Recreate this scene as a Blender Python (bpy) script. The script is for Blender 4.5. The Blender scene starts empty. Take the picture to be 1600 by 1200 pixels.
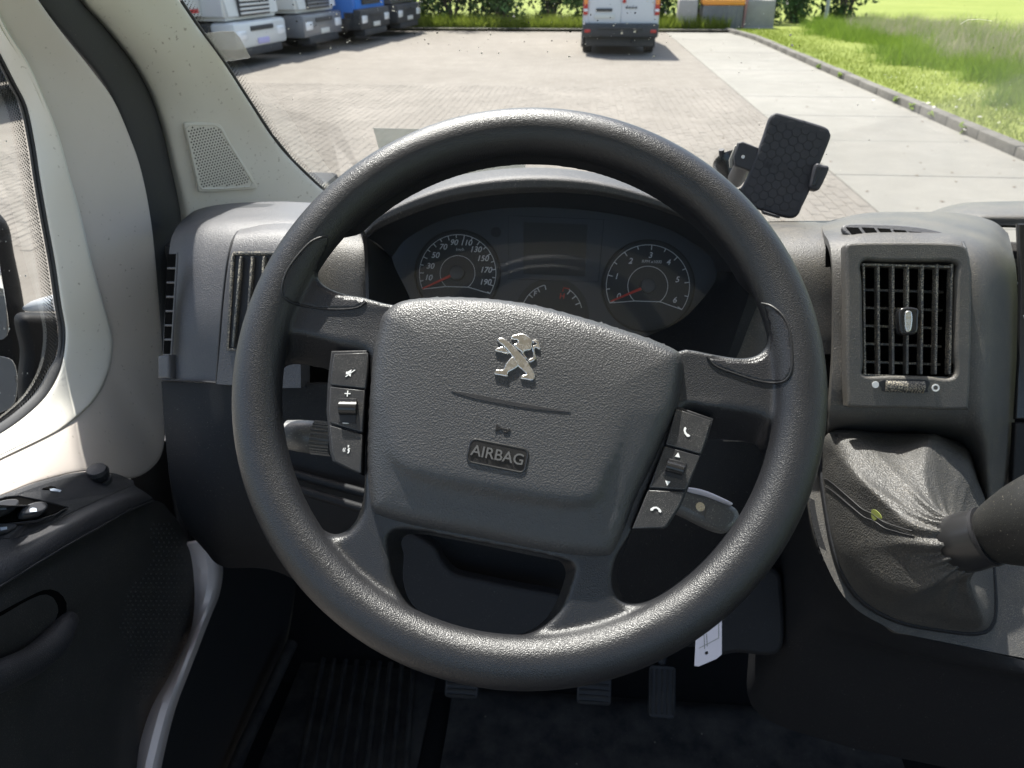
import bpy, bmesh, math, random
import numpy as np
from mathutils import Vector, Matrix, noise
from mathutils.geometry import tessellate_polygon, delaunay_2d_cdt
random.seed(7); RNG = np.random.default_rng(7)
S = bpy.context.scene
COL = S.collection
R = math.radians

# ------------------------------------------------------------------ camera, sky, sun, exposure
FPX = 1202.0; CAMH = 2.02; YAW = R(4.8); PITCH = R(28.6)
cam_d = bpy.data.cameras.new('camera'); cam = bpy.data.objects.new('camera', cam_d); COL.objects.link(cam)
cam.location = (0, 0, CAMH); cam.rotation_euler = (R(90) - PITCH, 0, YAW)
cam_d.sensor_width = 36; cam_d.lens = 36 * FPX / 1600; cam_d.clip_start = 0.02; cam_d.clip_end = 900
cam_d.dof.use_dof = True; cam_d.dof.focus_distance = 0.58; cam_d.dof.aperture_fstop = 15
S.camera = cam
SUN_EL, SUN_AZ = R(61), R(-25)                      # azimuth from +Y (forward), negative = left
sun_dir = Vector((math.sin(SUN_AZ) * math.cos(SUN_EL), math.cos(SUN_AZ) * math.cos(SUN_EL), math.sin(SUN_EL)))
w = bpy.data.worlds.new('World'); S.world = w; w.use_nodes = True
nt = w.node_tree; bgn = nt.nodes['Background']
sky = nt.nodes.new('ShaderNodeTexSky'); sky.sky_type = 'NISHITA'; sky.sun_disc = False
sky.sun_elevation = SUN_EL; sky.sun_rotation = SUN_AZ; sky.air_density = 1.3; sky.dust_density = 2.5; sky.ozone_density = 1.0
nt.links.new(sky.outputs[0], bgn.inputs[0]); bgn.inputs[1].default_value = 0.12
sl = bpy.data.lights.new('sun', 'SUN'); sl.energy = 5.0; sl.angle = R(0.55); sl.color = (1, 0.965, 0.905)
so = bpy.data.objects.new('sun', sl); COL.objects.link(so); so.rotation_euler = sun_dir.to_track_quat('Z', 'Y').to_euler(); so.location = (0, 0, 30)
vs = S.view_settings; vs.view_transform = 'Standard'; vs.look = 'None'; vs.gamma = 1; vs.use_curve_mapping = False; vs.exposure = 1.2
S.cycles.use_denoising = True; S.cycles.max_bounces = 6; S.cycles.transparent_max_bounces = 12
S.cycles.sample_clamp_indirect = 8

# ------------------------------------------------------------------ pixel -> place helpers (photo pixels, 1600 x 1200)
O3 = Vector((0, 0, CAMH))
_fw = Vector((-math.sin(YAW) * math.cos(PITCH), math.cos(YAW) * math.cos(PITCH), -math.sin(PITCH)))
_rt = Vector((math.cos(YAW), math.sin(YAW), 0)); _up = _rt.cross(_fw)
def ray(x, y): return _fw + _rt * ((x - 800) / FPX) - _up * ((y - 600) / FPX)
def pY(x, y, Y): r = ray(x, y); return O3 + r * (Y / r.y)
def pX(x, y, X): r = ray(x, y); return O3 + r * (X / r.x)
def pZ(x, y, Z): r = ray(x, y); return O3 + r * ((Z - CAMH) / r.z)
WS_Y0, WS_Z0, WS_S = 1.2, -0.30, 1.29               # windscreen plane: z = H + Z0 + (Y0 - y) * S
def pW(x, y, off=0):
    r = ray(x, y); t = (WS_Z0 - off + WS_Y0 * WS_S) / (r.z + WS_S * r.y); return O3 + r * t

class Frame:
    def __init__(s, o, n, uh=(1, 0, 0)):
        s.o = Vector(o); s.n = Vector(n).normalized(); uh = Vector(uh)
        s.u = (uh - s.n * uh.dot(s.n)).normalized(); s.v = s.n.cross(s.u)
    def uv(s, px, py, h=0.0):
        r = ray(px, py); o = s.o + s.n * h
        t = (o - O3).dot(s.n) / r.dot(s.n); d = O3 + r * t - o
        return (d.dot(s.u), d.dot(s.v))
    def P(s, u, v, h=0.0): return s.o + s.u * u + s.v * v + s.n * h
    def px(s, x, y, h=0.0): a = s.uv(x, y, h); return s.P(a[0], a[1], h)

# ------------------------------------------------------------------ object helpers
def tag(o, label=None, cat=None, group=None, kind=None):
    if label: o['label'] = label
    if cat: o['category'] = cat
    if group: o['group'] = group
    if kind: o['kind'] = kind
    return o
def thing(name, loc, label, cat, group=None, rz=0):
    o = bpy.data.objects.new(name, None); COL.objects.link(o); o.location = loc; o.rotation_euler = (0, 0, rz); o.empty_display_size = .05
    return tag(o, label, cat, group)
def base_of(parent):
    p = parent
    while p is not None and p.type != 'EMPTY': p = p.parent
    return Vector(p.location) if p is not None else Vector((0, 0, 0))
def link(name, me, mat, parent=None, kind=None, sharp=35, local=False):
    """world-space mesh -> object; vertices are stored relative to the thing's base"""
    if parent is not None and not local:
        b = base_of(parent)
        if b.length > 0: me.transform(Matrix.Translation(-b))
    if mat is not None:
        me.materials.clear(); me.materials.append(mat)
    if sharp is not None and len(me.polygons):
        me.shade_smooth(); me.set_sharp_from_angle(angle=R(sharp))
    o = bpy.data.objects.new(name, me); COL.objects.link(o)
    if parent is not None: o.parent = parent
    if kind: o['kind'] = kind
    return o
def mesh(verts, faces):
    me = bpy.data.meshes.new('m'); me.from_pydata([tuple(v) for v in verts], [], faces); me.update(); return me
def orient(me, towards=None):
    """turn an open surface's normals towards a point (default the camera)"""
    t = Vector(towards) if towards is not None else O3
    sgn = sum((p.normal.dot(t - p.center)) * p.area for p in me.polygons)
    if sgn < 0: me.flip_normals()
    return me
def catmull(P, n, closed=False):
    P = [Vector(p) for p in P]; m = len(P); out = []
    if m == 2 and not closed: return [P[0].lerp(P[1], i / (n - 1)) for i in range(n)]
    seg = m if closed else m - 1
    for i in range(n):
        t = i / n * seg if closed else i / (n - 1) * seg
        k = min(int(t), seg - 1); f = t - k
        if closed: a, b, c, d = P[(k - 1) % m], P[k % m], P[(k + 1) % m], P[(k + 2) % m]
        else:
            b, c = P[k], P[k + 1]
            a = P[k - 1] if k > 0 else b * 2 - c
            d = P[k + 2] if k + 2 < m else c * 2 - b
        out.append(0.5 * ((2 * b) + (c - a) * f + (2 * a - 5 * b + 4 * c - d) * f * f + (3 * b - a - 3 * c + d) * f ** 3))
    return out
def resample(P, n, closed=False, sub=16):
    D = catmull(P, len(P) * sub, closed)
    if closed: D = D + [D[0]]
    L = [0.0]
    for i in range(1, len(D)): L.append(L[-1] + (D[i] - D[i - 1]).length)
    out = []; k = 0
    for i in range(n):
        s = L[-1] * (i / n if closed else i / (n - 1))
        while k < len(L) - 2 and L[k + 1] < s: k += 1
        d = L[k + 1] - L[k]; out.append(D[k].lerp(D[k + 1], (s - L[k]) / d if d > 1e-12 else 0))
    return out
def gridmesh(G, close_u=False):
    nv, nu = len(G), len(G[0]); V = [p for r in G for p in r]; F = []
    for j in range(nv - 1):
        for i in range(nu if close_u else nu - 1):
            i2 = (i + 1) % nu; F.append((j * nu + i, j * nu + i2, (j + 1) * nu + i2, (j + 1) * nu + i))
    return mesh(V, F)
def surf(rows, nu=40, nv=40, linear=False, arc=False):
    rr = [(resample(r, nu) if arc else catmull(r, nu)) for r in rows]
    cols = [(resample if arc else catmull)([rr[j][i] for j in range(len(rr))], nv) for i in range(nu)]
    return gridmesh([[cols[i][j] for i in range(nu)] for j in range(nv)])
def sheet(name, rows, mat, parent, nu=40, nv=40, thick=.004, kind=None, sharp=40, fn=None, towards=None, arc=False, cut=None):
    me = surf(rows, nu, nv, arc=arc)
    if cut:
        bm = bmesh.new(); bm.from_mesh(me); q = [f for f in bm.faces if cut[0] < proj(f.calc_center_median())[0] < cut[2] and cut[1] < proj(f.calc_center_median())[1] < cut[3]]
        bmesh.ops.delete(bm, geom=q, context='FACES'); bm.to_mesh(me); bm.free()
    if fn:
        for v in me.vertices: v.co = fn(v.co)
        me.update()
    orient(me, towards); return thicken(name, me, mat, parent, thick, kind, sharp)
def thicken(name, me, mat, parent, thick, kind=None, sharp=40):
    if thick:
        bm = bmesh.new(); bm.from_mesh(me); bm.normal_update()
        old = list(bm.verts); fs = list(bm.faces); mp = {}
        for v in old: mp[v] = bm.verts.new(v.co - v.normal * thick)
        bnd = [e for e in bm.edges if len(e.link_faces) == 1]
        for f in fs: bm.faces.new([mp[v] for v in reversed(f.verts)])
        for e in bnd:
            l = e.link_loops[0]; a, b = l.vert, l.link_loop_next.vert
            bm.faces.new((b, a, mp[a], mp[b]))
        bm.to_mesh(me); bm.free(); me.update()
    return link(name, me, mat, parent, kind, sharp)
def bake(o):
    """evaluate modifiers / curves into a plain mesh"""
    dg = bpy.context.evaluated_depsgraph_get(); dg.update()
    return bpy.data.meshes.new_from_object(o.evaluated_get(dg))
def tmp_curve(splines, extrude=0, bevel=0, res=2, offset=0, fill='BOTH', closed=True, dim='2D'):
    c = bpy.data.curves.new('c', 'CURVE'); c.dimensions = dim; c.extrude = extrude; c.bevel_depth = bevel; c.bevel_resolution = res; c.offset = offset
    if dim == '2D': c.fill_mode = fill
    else: c.fill_mode = 'FULL'
    for P in splines:
        s = c.splines.new('POLY'); s.points.add(len(P) - 1); s.use_cyclic_u = closed
        for p, q in zip(s.points, P): p.co = (q[0], q[1], q[2] if len(q) > 2 else 0, 1)
    o = bpy.data.objects.new('c', c); COL.objects.link(o); me = bake(o)
    bpy.data.objects.remove(o); bpy.data.curves.remove(c); return me
def to_frame(me, fr, h=0.0):
    m = Matrix(((fr.u.x, fr.v.x, fr.n.x, 0), (fr.u.y, fr.v.y, fr.n.y, 0), (fr.u.z, fr.v.z, fr.n.z, 0), (0, 0, 0, 1)))
    me.transform(Matrix.Translation(fr.o + fr.n * h) @ m); return me
def plate2(outer, holes=(), thick=.004, bevel=.001, n=64, smooth=True):
    f = (lambda P: [tuple(p) for p in resample([Vector((a[0], a[1], 0)) for a in P], n, True)]) if smooth else (lambda P: [(a[0], a[1], 0) for a in P])
    return tmp_curve([f(outer)] + [f(hh) for hh in holes], max(thick / 2 - bevel, 1e-5), bevel, 2, -bevel)
def plate(name, fr, outer, mat, parent, holes=(), thick=.004, bevel=.001, h=0.0, n=64, smooth=True, px=True, kind=None, sharp=35):
    if px: outer = [fr.uv(*p, h) for p in outer]; holes = [[fr.uv(*p, h) for p in q] for q in holes]
    return link(name, to_frame(plate2(outer, holes, thick, bevel, n, smooth), fr, h), mat, parent, kind, sharp)
def rrect(cx, cy, w_, h_, r, a=0, k=5):
    P = []
    for (sx, sy, a0) in ((1, 1, 0), (-1, 1, 90), (-1, -1, 180), (1, -1, 270)):
        for i in range(k + 1):
            t = R(a0 + 90 * i / k); P.append((sx * (w_ / 2 - r) + r * math.cos(t), sy * (h_ / 2 - r) + r * math.sin(t)))
    c, s_ = math.cos(a), math.sin(a)
    return [(cx + x * c - y * s_, cy + x * s_ + y * c) for x, y in P]
def text(name, body, fr, uv, size, mat, parent, ang=0, ext=.0002, h=0.0, shear=0, bold=0, kind=None, sx=1.0):
    c = bpy.data.curves.new('t', 'FONT'); c.body = body; c.size = size; c.extrude = ext; c.align_x = 'CENTER'; c.align_y = 'CENTER'; c.shear = shear; c.offset = bold
    o = bpy.data.objects.new('t', c); COL.objects.link(o); me = bake(o); bpy.data.objects.remove(o); bpy.data.curves.remove(c)
    me.transform(Matrix.Translation((uv[0], uv[1], 0)) @ Matrix.Rotation(ang, 4, 'Z') @ Matrix.Diagonal((sx, 1, 1, 1)))
    return link(name, to_frame(me, fr, h), mat, parent, kind)
def tube_mesh(path, rad, n=12, closed=False, caps=True, flat=1.0, upv=None):
    P = [Vector(p) for p in path]; m = len(P); rs = rad if hasattr(rad, '__len__') else [rad] * m; G = []; N = None
    for i in range(m):
        a = P[(i - 1) % m] if closed or i > 0 else P[i]; b = P[(i + 1) % m] if closed or i < m - 1 else P[i]
        T = (b - a).normalized()
        if N is None:
            q = Vector(upv) if upv is not None else (Vector((0, 0, 1)) if abs(T.z) < .9 else Vector((1, 0, 0)))
            N = (q - T * q.dot(T)).normalized()
        else: N = (N - T * N.dot(T)).normalized()
        B = T.cross(N)
        G.append([P[i] + (N * math.cos(t) * flat + B * math.sin(t)) * rs[i] for t in [2 * math.pi * k / n for k in range(n)]])
    V = [p for r in G for p in r]; F = []
    for j in range(m if closed else m - 1):
        for i in range(n):
            j2 = (j + 1) % m; F.append((j * n + i, j * n + (i + 1) % n, j2 * n + (i + 1) % n, j2 * n + i))
    if caps and not closed:
        F.append(tuple(reversed(range(n)))); F.append(tuple((m - 1) * n + i for i in range(n)))
    me = mesh(V, F)
    bm = bmesh.new(); bm.from_mesh(me); bmesh.ops.recalc_face_normals(bm, faces=bm.faces); bm.to_mesh(me); bm.free()
    return me
def tube(name, path, rad, mat, parent, n=12, closed=False, flat=1.0, kind=None, upv=None, sharp=50):
    return link(name, tube_mesh(path, rad, n, closed, True, flat, upv), mat, parent, kind, sharp)
def boxmesh(x0, x1, y0, y1, z0, z1, bevel=0, seg=2, taper=None):
    V = [(x, y, z) for z in (z0, z1) for y in (y0, y1) for x in (x0, x1)]
    if taper:
        V = [taper(Vector(v)) for v in V]
    me = mesh(V, [(0, 2, 3, 1), (4, 5, 7, 6), (0, 1, 5, 4), (2, 6, 7, 3), (0, 4, 6, 2), (1, 3, 7, 5)])
    if bevel:
        bm = bmesh.new(); bm.from_mesh(me)
        bmesh.ops.bevel(bm, geom=list(bm.edges), offset=bevel, segments=seg, affect='EDGES', profile=.5, clamp_overlap=True); bm.to_mesh(me); bm.free()
    return me
def box(name, b, mat, parent, bevel=.01, local=True, taper=None, kind=None, seg=2):
    return link(name, boxmesh(*b, bevel=bevel, taper=taper, seg=seg), mat, parent, kind, 40, local)
def join_meshes(ms):
    bm = bmesh.new()
    for m_ in ms: bm.from_mesh(m_); bpy.data.meshes.remove(m_)
    me = bpy.data.meshes.new('m'); bm.to_mesh(me); bm.free(); return me
def framebox(fr, u0, u1, v0, v1, h0, h1, bevel=0): return to_frame(boxmesh(u0, u1, v0, v1, h0, h1, bevel), fr)
def copy_tree(o, parent=None):
    c = o.copy(); COL.objects.link(c); c.parent = parent
    for ch in list(o.children): copy_tree(ch, c)
    return c

# ------------------------------------------------------------------ materials
MATS = {}
def material(name, col, rough=.5, metal=0, spec=.5, bump=None, var=None, dust=None, coat=0, trans=0, rough_var=0, alpha=None, sheen=0):
    """bump: list of (kind, scale, distance); var: (scale, amount, colour2); dust: (scale, low, high, colour)"""
    m = bpy.data.materials.new(name); m.use_nodes = True; n = m.node_tree; N = n.nodes; Lk = n.links.new
    p = N['Principled BSDF']; p.inputs['Roughness'].default_value = rough; p.inputs['Metallic'].default_value = metal
    p.inputs['Specular IOR Level'].default_value = spec; p.inputs['Coat Weight'].default_value = coat; p.inputs['Coat Roughness'].default_value = .15
    p.inputs['Base Color'].default_value = (*col, 1)
    if sheen: p.inputs['Sheen Weight'].default_value = sheen
    tc = N.new('ShaderNodeTexCoord'); co = tc.outputs['Object']
    def ramp(fac, lo, hi):
        r_ = N.new('ShaderNodeMapRange'); r_.inputs[1].default_value = lo; r_.inputs[2].default_value = hi; Lk(fac, r_.inputs[0]); return r_.outputs[0]
    def tex(kind, sc, det=3, rg=.6):
        if kind.startswith('vor'):
            t = N.new('ShaderNodeTexVoronoi'); t.inputs['Scale'].default_value = sc; Lk(co, t.inputs['Vector'])
            return t.outputs['Distance']
        if kind == 'wrinkle':
            q = N.new('ShaderNodeTexNoise'); q.inputs['Scale'].default_value = sc * .35; q.inputs['Detail'].default_value = 2; Lk(co, q.inputs['Vector'])
            mx = N.new('ShaderNodeVectorMath'); mx.operation = 'MULTIPLY_ADD'; Lk(q.outputs['Color'], mx.inputs[0]); mx.inputs[1].default_value = (1.6 / sc,) * 3; Lk(co, mx.inputs[2])
            t = N.new('ShaderNodeTexVoronoi'); t.inputs['Scale'].default_value = sc; Lk(mx.outputs[0], t.inputs['Vector']); return t.outputs['Distance']
        t = N.new('ShaderNodeTexNoise'); t.inputs['Scale'].default_value = sc; t.inputs['Detail'].default_value = det; t.inputs['Roughness'].default_value = rg; Lk(co, t.inputs['Vector']); return t.outputs['Fac']
    cur = None
    if var:
        f = ramp(tex('noise', var[0], 5), .35, .65); mix = N.new('ShaderNodeMix'); mix.data_type = 'RGBA'
        mul = N.new('ShaderNodeMath'); mul.operation = 'MULTIPLY'; Lk(f, mul.inputs[0]); mul.inputs[1].default_value = var[1]
        Lk(mul.outputs[0], mix.inputs[0]); mix.inputs[6].default_value = (*col, 1); mix.inputs[7].default_value = (*var[2], 1); cur = mix.outputs[2]
    if dust:
        f1 = ramp(tex('noise', dust[0], 2, .5), dust[1], dust[2]); f2 = ramp(tex('noise', dust[0] * .03, 4), .3, .75)
        mul = N.new('ShaderNodeMath'); mul.operation = 'MULTIPLY'; Lk(f1, mul.inputs[0]); Lk(f2, mul.inputs[1])
        mix = N.new('ShaderNodeMix'); mix.data_type = 'RGBA'; Lk(mul.outputs[0], mix.inputs[0])
        if cur is not None: Lk(cur, mix.inputs[6])
        else: mix.inputs[6].default_value = (*col, 1)
        mix.inputs[7].default_value = (*dust[3], 1); cur = mix.outputs[2]
    if cur is not None: Lk(cur, p.inputs['Base Color'])
    if rough_var:
        f = tex('noise', rough_var[0], 4); r_ = N.new('ShaderNodeMapRange'); r_.inputs[1].default_value = .3; r_.inputs[2].default_value = .7
        r_.inputs[3].default_value = rough_var[1]; r_.inputs[4].default_value = rough_var[2]; Lk(f, r_.inputs[0]); Lk(r_.outputs[0], p.inputs['Roughness'])
    prev = None
    for (k, sc, d) in (bump or []):
        b = N.new('ShaderNodeBump'); b.inputs['Distance'].default_value = abs(d); b.inputs['Strength'].default_value = 1; b.invert = d < 0
        Lk(tex(k, sc), b.inputs['Height'])
        if prev is not None: Lk(prev, b.inputs['Normal'])
        prev = b.outputs[0]
    if prev is not None: Lk(prev, p.inputs['Normal'])
    if trans:
        p.inputs['Transmission Weight'].default_value = trans
    MATS[name] = m; return m
def glass_material(name, tint=(.96, .98, .97), rough=0.0, ior=1.45, gloss=1.0, haze=0.0):
    """thin pane: transparent with a fresnel reflection, haze for dirt, and for reflections on the cluster lens"""
    m = bpy.data.materials.new(name); m.use_nodes = True; n = m.node_tree; N = n.nodes; N.clear(); Lk = n.links.new
    out = N.new('ShaderNodeOutputMaterial'); tr = N.new('ShaderNodeBsdfTransparent'); tr.inputs[0].default_value = (*tint, 1)
    gl = N.new('ShaderNodeBsdfGlossy'); gl.inputs['Roughness'].default_value = rough
    fr = N.new('ShaderNodeFresnel'); fr.inputs[0].default_value = ior
    mu = N.new('ShaderNodeMath'); mu.operation = 'MULTIPLY'; Lk(fr.outputs[0], mu.inputs[0]); mu.inputs[1].default_value = gloss
    mx = N.new('ShaderNodeMixShader'); Lk(mu.outputs[0], mx.inputs[0]); Lk(tr.outputs[0], mx.inputs[1]); Lk(gl.outputs[0], mx.inputs[2]); last = mx.outputs[0]
    if haze:
        df = N.new('ShaderNodeBsdfDiffuse'); df.inputs[0].default_value = (.7, .68, .62, 1); m2 = N.new('ShaderNodeMixShader'); m2.inputs[0].default_value = haze
        Lk(last, m2.inputs[1]); Lk(df.outputs[0], m2.inputs[2]); last = m2.outputs[0]
    Lk(last, out.inputs[0]); MATS[name] = m; return m
DUST = (.36, .32, .25)
M_WHEEL = material('wheel_polyurethane', (.0125, .013, .0155), .42, spec=.6, bump=[('wrinkle', 1250, .00019)], rough_var=(14, .34, .47), dust=(2200, .66, .8, (.16, .15, .13)))
M_AIRBAG = material('airbag_grain', (.042, .042, .044), .42, spec=.6, bump=[('vor_s', 900, .0003)], dust=(2200, .66, .78, (.25, .24, .22)))
M_PAD = material('spoke_pad_grain', (.018, .018, .021), .42, bump=[('vor_s', 1000, .0002)])
M_DASH = material('dash_plastic', (.080, .080, .088), .45, bump=[('noise', 1000, .0004), ('wrinkle', 700, .0002)], dust=(1300, .58, .76, (.22, .205, .18)), var=(25, .35, (.105, .10, .098)))
M_DASHD = material('dash_plastic_dusty', (.058, .057, .057), .46, bump=[('noise', 1000, .00045), ('wrinkle', 700, .0002)], dust=(1300, .55, .74, (.33, .29, .225)), var=(18, .6, (.105, .095, .078)))
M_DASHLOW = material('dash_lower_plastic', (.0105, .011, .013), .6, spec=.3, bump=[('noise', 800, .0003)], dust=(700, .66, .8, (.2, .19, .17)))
M_HOOD = material('cluster_hood_plastic', (.040, .039, .042), .5, bump=[('noise', 900, .0005)], dust=(900, .6, .7, (.25, .23, .2)))
M_DARK = material('matte_black_plastic', (.012, .012, .014), .55, bump=[('noise', 700, .0002)])
M_VANE = material('vent_vane_plastic', (.05, .05, .052), .42, dust=(800, .48, .6, (.6, .53, .4)))
M_GLOSSBLK = material('gloss_black_plastic', (.014, .014, .015), .25, dust=(2500, .64, .76, (.16, .155, .145)), coat=.15)
M_BTN = material('button_plastic', (.030, .030, .032), .32, dust=(2600, .57, .7, (.32, .31, .28)))
M_CHROME = material('satin_chrome', (.75, .74, .72), .22, metal=1, rough_var=(300, .15, .35))
M_ICON = material('icon_white', (.8, .8, .78), .5)
M_PILLAR = material('pillar_beige_plastic', (.67, .645, .575), .55, bump=[('noise', 1200, .00012)], var=(9, .35, (.60, .565, .49)), dust=(170, .66, .72, (.25, .21, .16)))
M_PAINT = material('door_frame_paint', (.74, .715, .645), .38, var=(7, .3, (.66, .62, .55)), dust=(190, .69, .74, (.25, .21, .16)))
M_PAINT2 = material('door_frame_paint_matt', (.64, .575, .52), .45, var=(6, .4, (.55, .49, .44)), dust=(190, .69, .74, (.25, .21, .16)))
M_SEAL = material('rubber_seal', (.022, .023, .026), .6, bump=[('noise', 900, .0002)], dust=(500, .68, .8, (.2, .19, .17)))
M_DOOR = material('door_plastic', (.024, .025, .029), .5, bump=[('wrinkle', 900, .0003)], dust=(1100, .60, .74, (.22, .205, .18)))
M_DOORLOW = material('door_lower_plastic', (.030, .0295, .029), .6, bump=[('noise', 600, .0003)], dust=(1000, .56, .72, (.16, .145, .12)))
M_SWITCH = material('switch_plate_plastic', (.024, .025, .029), .4, dust=(900, .6, .72, (.28, .27, .25)))
M_BOOT = material('gear_boot_leather', (.05, .049, .047), .48, bump=[('wrinkle', 620, .0006), ('noise', 60, .0012)], dust=(1100, .55, .72, (.25, .22, .17)))
M_KNOB = material('gear_knob_plastic', (.018, .018, .017), .5, bump=[('noise', 1100, .0002)], dust=(700, .66, .78, DUST))
M_CARPET = material('black_carpet', (.012, .012, .013), .95, bump=[('noise', 700, .002)], spec=.1)
M_MAT = material('rubber_floor_mat', (.016, .016, .018), .8, spec=.3, var=(22, .8, (.055, .052, .048)), dust=(300, .66, .8, (.12, .11, .1)))
M_SILL = material('body_paint_grey', (.80, .72, .71), .35, dust=(300, .75, .79, (.2, .17, .15)))
M_LENS = glass_material('cluster_lens', (.95, .96, .97), .03, 1.45, .7, .02)  # pale haze mixed in stands for reflections washing over the dials
M_WS = glass_material('windscreen_glass', (.97, .985, .975), 0, 1.3, .3, .012)
M_SIDEG = glass_material('side_glass', (.95, .965, .96), 0, 1.3, .2, .003)
M_MIRROR = material('mirror_silver', (.85, .87, .88), .02, metal=1)
M_GAUGE = material('gauge_face', (.022, .024, .030), .45)
M_GAUGE2 = material('cluster_face', (.06, .066, .082), .5)
M_SCREEN = material('unlit_display', (.035, .037, .042), .3)
M_GPRINT = material('gauge_print', (.9, .9, .92), .5)
M_RED = material('gauge_needle_red', (.75, .05, .03), .4)
M_PHONE = material('phone_holder_rubber', (.028, .028, .034), .55, bump=[('noise', 900, .0002)])
M_TAG = material('tag_plastic', (.72, .68, .74), .4)
M_PAPER = material('paper', (.62, .63, .55), .8)
M_PRINT = material('print_grey', (.22, .23, .2), .8)
M_LEAF = material('leaf_yellow_green', (.22, .25, .06), .6)
M_METAL = material('dull_metal', (.45, .44, .42), .4, metal=1)
M_VELCRO = material('worn_clip_plastic', (.34, .32, .28), .6)

# ================================================================== OUTSIDE: ground, lane, kerb, verge
def ground_mat(name, c1, c2, rough=.85, sc=3.0, brick=None, bump=.004, transl=0):
    m = bpy.data.materials.new(name); m.use_nodes = True; n = m.node_tree; N = n.nodes; Lk = n.links.new; p = N['Principled BSDF']; p.inputs['Roughness'].default_value = rough
    p.inputs['Specular IOR Level'].default_value = .25
    ge = N.new('ShaderNodeNewGeometry'); co = ge.outputs['Position']
    t = N.new('ShaderNodeTexNoise'); t.inputs['Scale'].default_value = sc; t.inputs['Detail'].default_value = 8; t.inputs['Roughness'].default_value = .65; Lk(co, t.inputs['Vector'])
    t2 = N.new('ShaderNodeTexNoise'); t2.inputs['Scale'].default_value = sc * .12; t2.inputs['Detail'].default_value = 4; Lk(co, t2.inputs['Vector'])
    a = N.new('ShaderNodeMath'); a.operation = 'ADD'; Lk(t.outputs['Fac'], a.inputs[0]); Lk(t2.outputs['Fac'], a.inputs[1])
    mr = N.new('ShaderNodeMapRange'); mr.inputs[1].default_value = .75; mr.inputs[2].default_value = 1.25; Lk(a.outputs[0], mr.inputs[0])
    mx = N.new('ShaderNodeMix'); mx.data_type = 'RGBA'; mx.inputs[6].default_value = (*c1, 1); mx.inputs[7].default_value = (*c2, 1); Lk(mr.outputs[0], mx.inputs[0]); cur = mx.outputs[2]
    if brick:
        mp = N.new('ShaderNodeMapping'); mp.inputs['Rotation'].default_value = (0, 0, R(90)); Lk(co, mp.inputs['Vector'])
        b = N.new('ShaderNodeTexBrick'); b.inputs['Scale'].default_value = 1; b.inputs['Brick Width'].default_value = .21; b.inputs['Row Height'].default_value = .105; b.inputs['Mortar Size'].default_value = .003
        b.inputs['Color1'].default_value = (1, 1, 1, 1); b.inputs['Color2'].default_value = (.93, .92, .92, 1); b.inputs['Mortar'].default_value = (.84, .82, .78, 1); Lk(mp.outputs[0], b.inputs['Vector'])
        mm = N.new('ShaderNodeMix'); mm.data_type = 'RGBA'; mm.blend_type = 'MULTIPLY'; mm.inputs[0].default_value = 1; Lk(cur, mm.inputs[6]); Lk(b.outputs['Color'], mm.inputs[7]); cur = mm.outputs[2]
    Lk(cur, p.inputs['Base Color'])
    bp = N.new('ShaderNodeBump'); bp.inputs['Distance'].default_value = bump; Lk(t.outputs['Fac'], bp.inputs['Height']); Lk(bp.outputs[0], p.inputs['Normal'])
    if transl:
        tl = N.new('ShaderNodeBsdfTranslucent'); Lk(cur, tl.inputs[0]); ms_ = N.new('ShaderNodeMixShader'); ms_.inputs[0].default_value = transl
        Lk(p.outputs[0], ms_.inputs[1]); Lk(tl.outputs[0], ms_.inputs[2]); Lk(ms_.outputs[0], N['Material Output'].inputs[0])
    MATS[name] = m; return m
M_YARD = ground_mat('clinker_paving', (.158, .142, .120), (.206, .187, .160), sc=2.2, brick=True)
M_BRICK = ground_mat('clinker_brick', (.153, .137, .116), (.210, .189, .162), sc=9)
M_CONC = ground_mat('concrete_slab', (.185, .176, .153), (.232, .221, .194), sc=2.5)
M_KERB = ground_mat('kerb_concrete', (.10, .093, .082), (.16, .15, .13), sc=8)
M_SOIL = ground_mat('field_green', (.10, .175, .02), (.145, .23, .03), sc=.6, bump=.05)
M_LAWN = ground_mat('lawn_green', (.135, .17, .02), (.19, .22, .04), sc=2.4, bump=.03)
M_BLADE = ground_mat('grass_blade', (.145, .195, .02), (.225, .27, .045), sc=3.0, transl=.45)
M_WEED = ground_mat('weed_blade', (.095, .17, .018), (.22, .31, .045), sc=2.2, transl=.45)
M_STRAW = ground_mat('seed_head', (.33, .29, .21), (.42, .38, .29), sc=4, transl=.4)

def zsheet(name, x0, x1, y0, y1, z, mat, kind='structure'):
    o = link(name, mesh([(x0, y0, z), (x1, y0, z), (x1, y1, z), (x0, y1, z)], [(0, 1, 2, 3)]), mat, None, kind, None); return o
field = zsheet('field_ground', -300, 300, -120, 500, -.06, M_SOIL)
yard = zsheet('paved_yard', -90, 2.80, -120, 29.0, -.0035, M_YARD)
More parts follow.
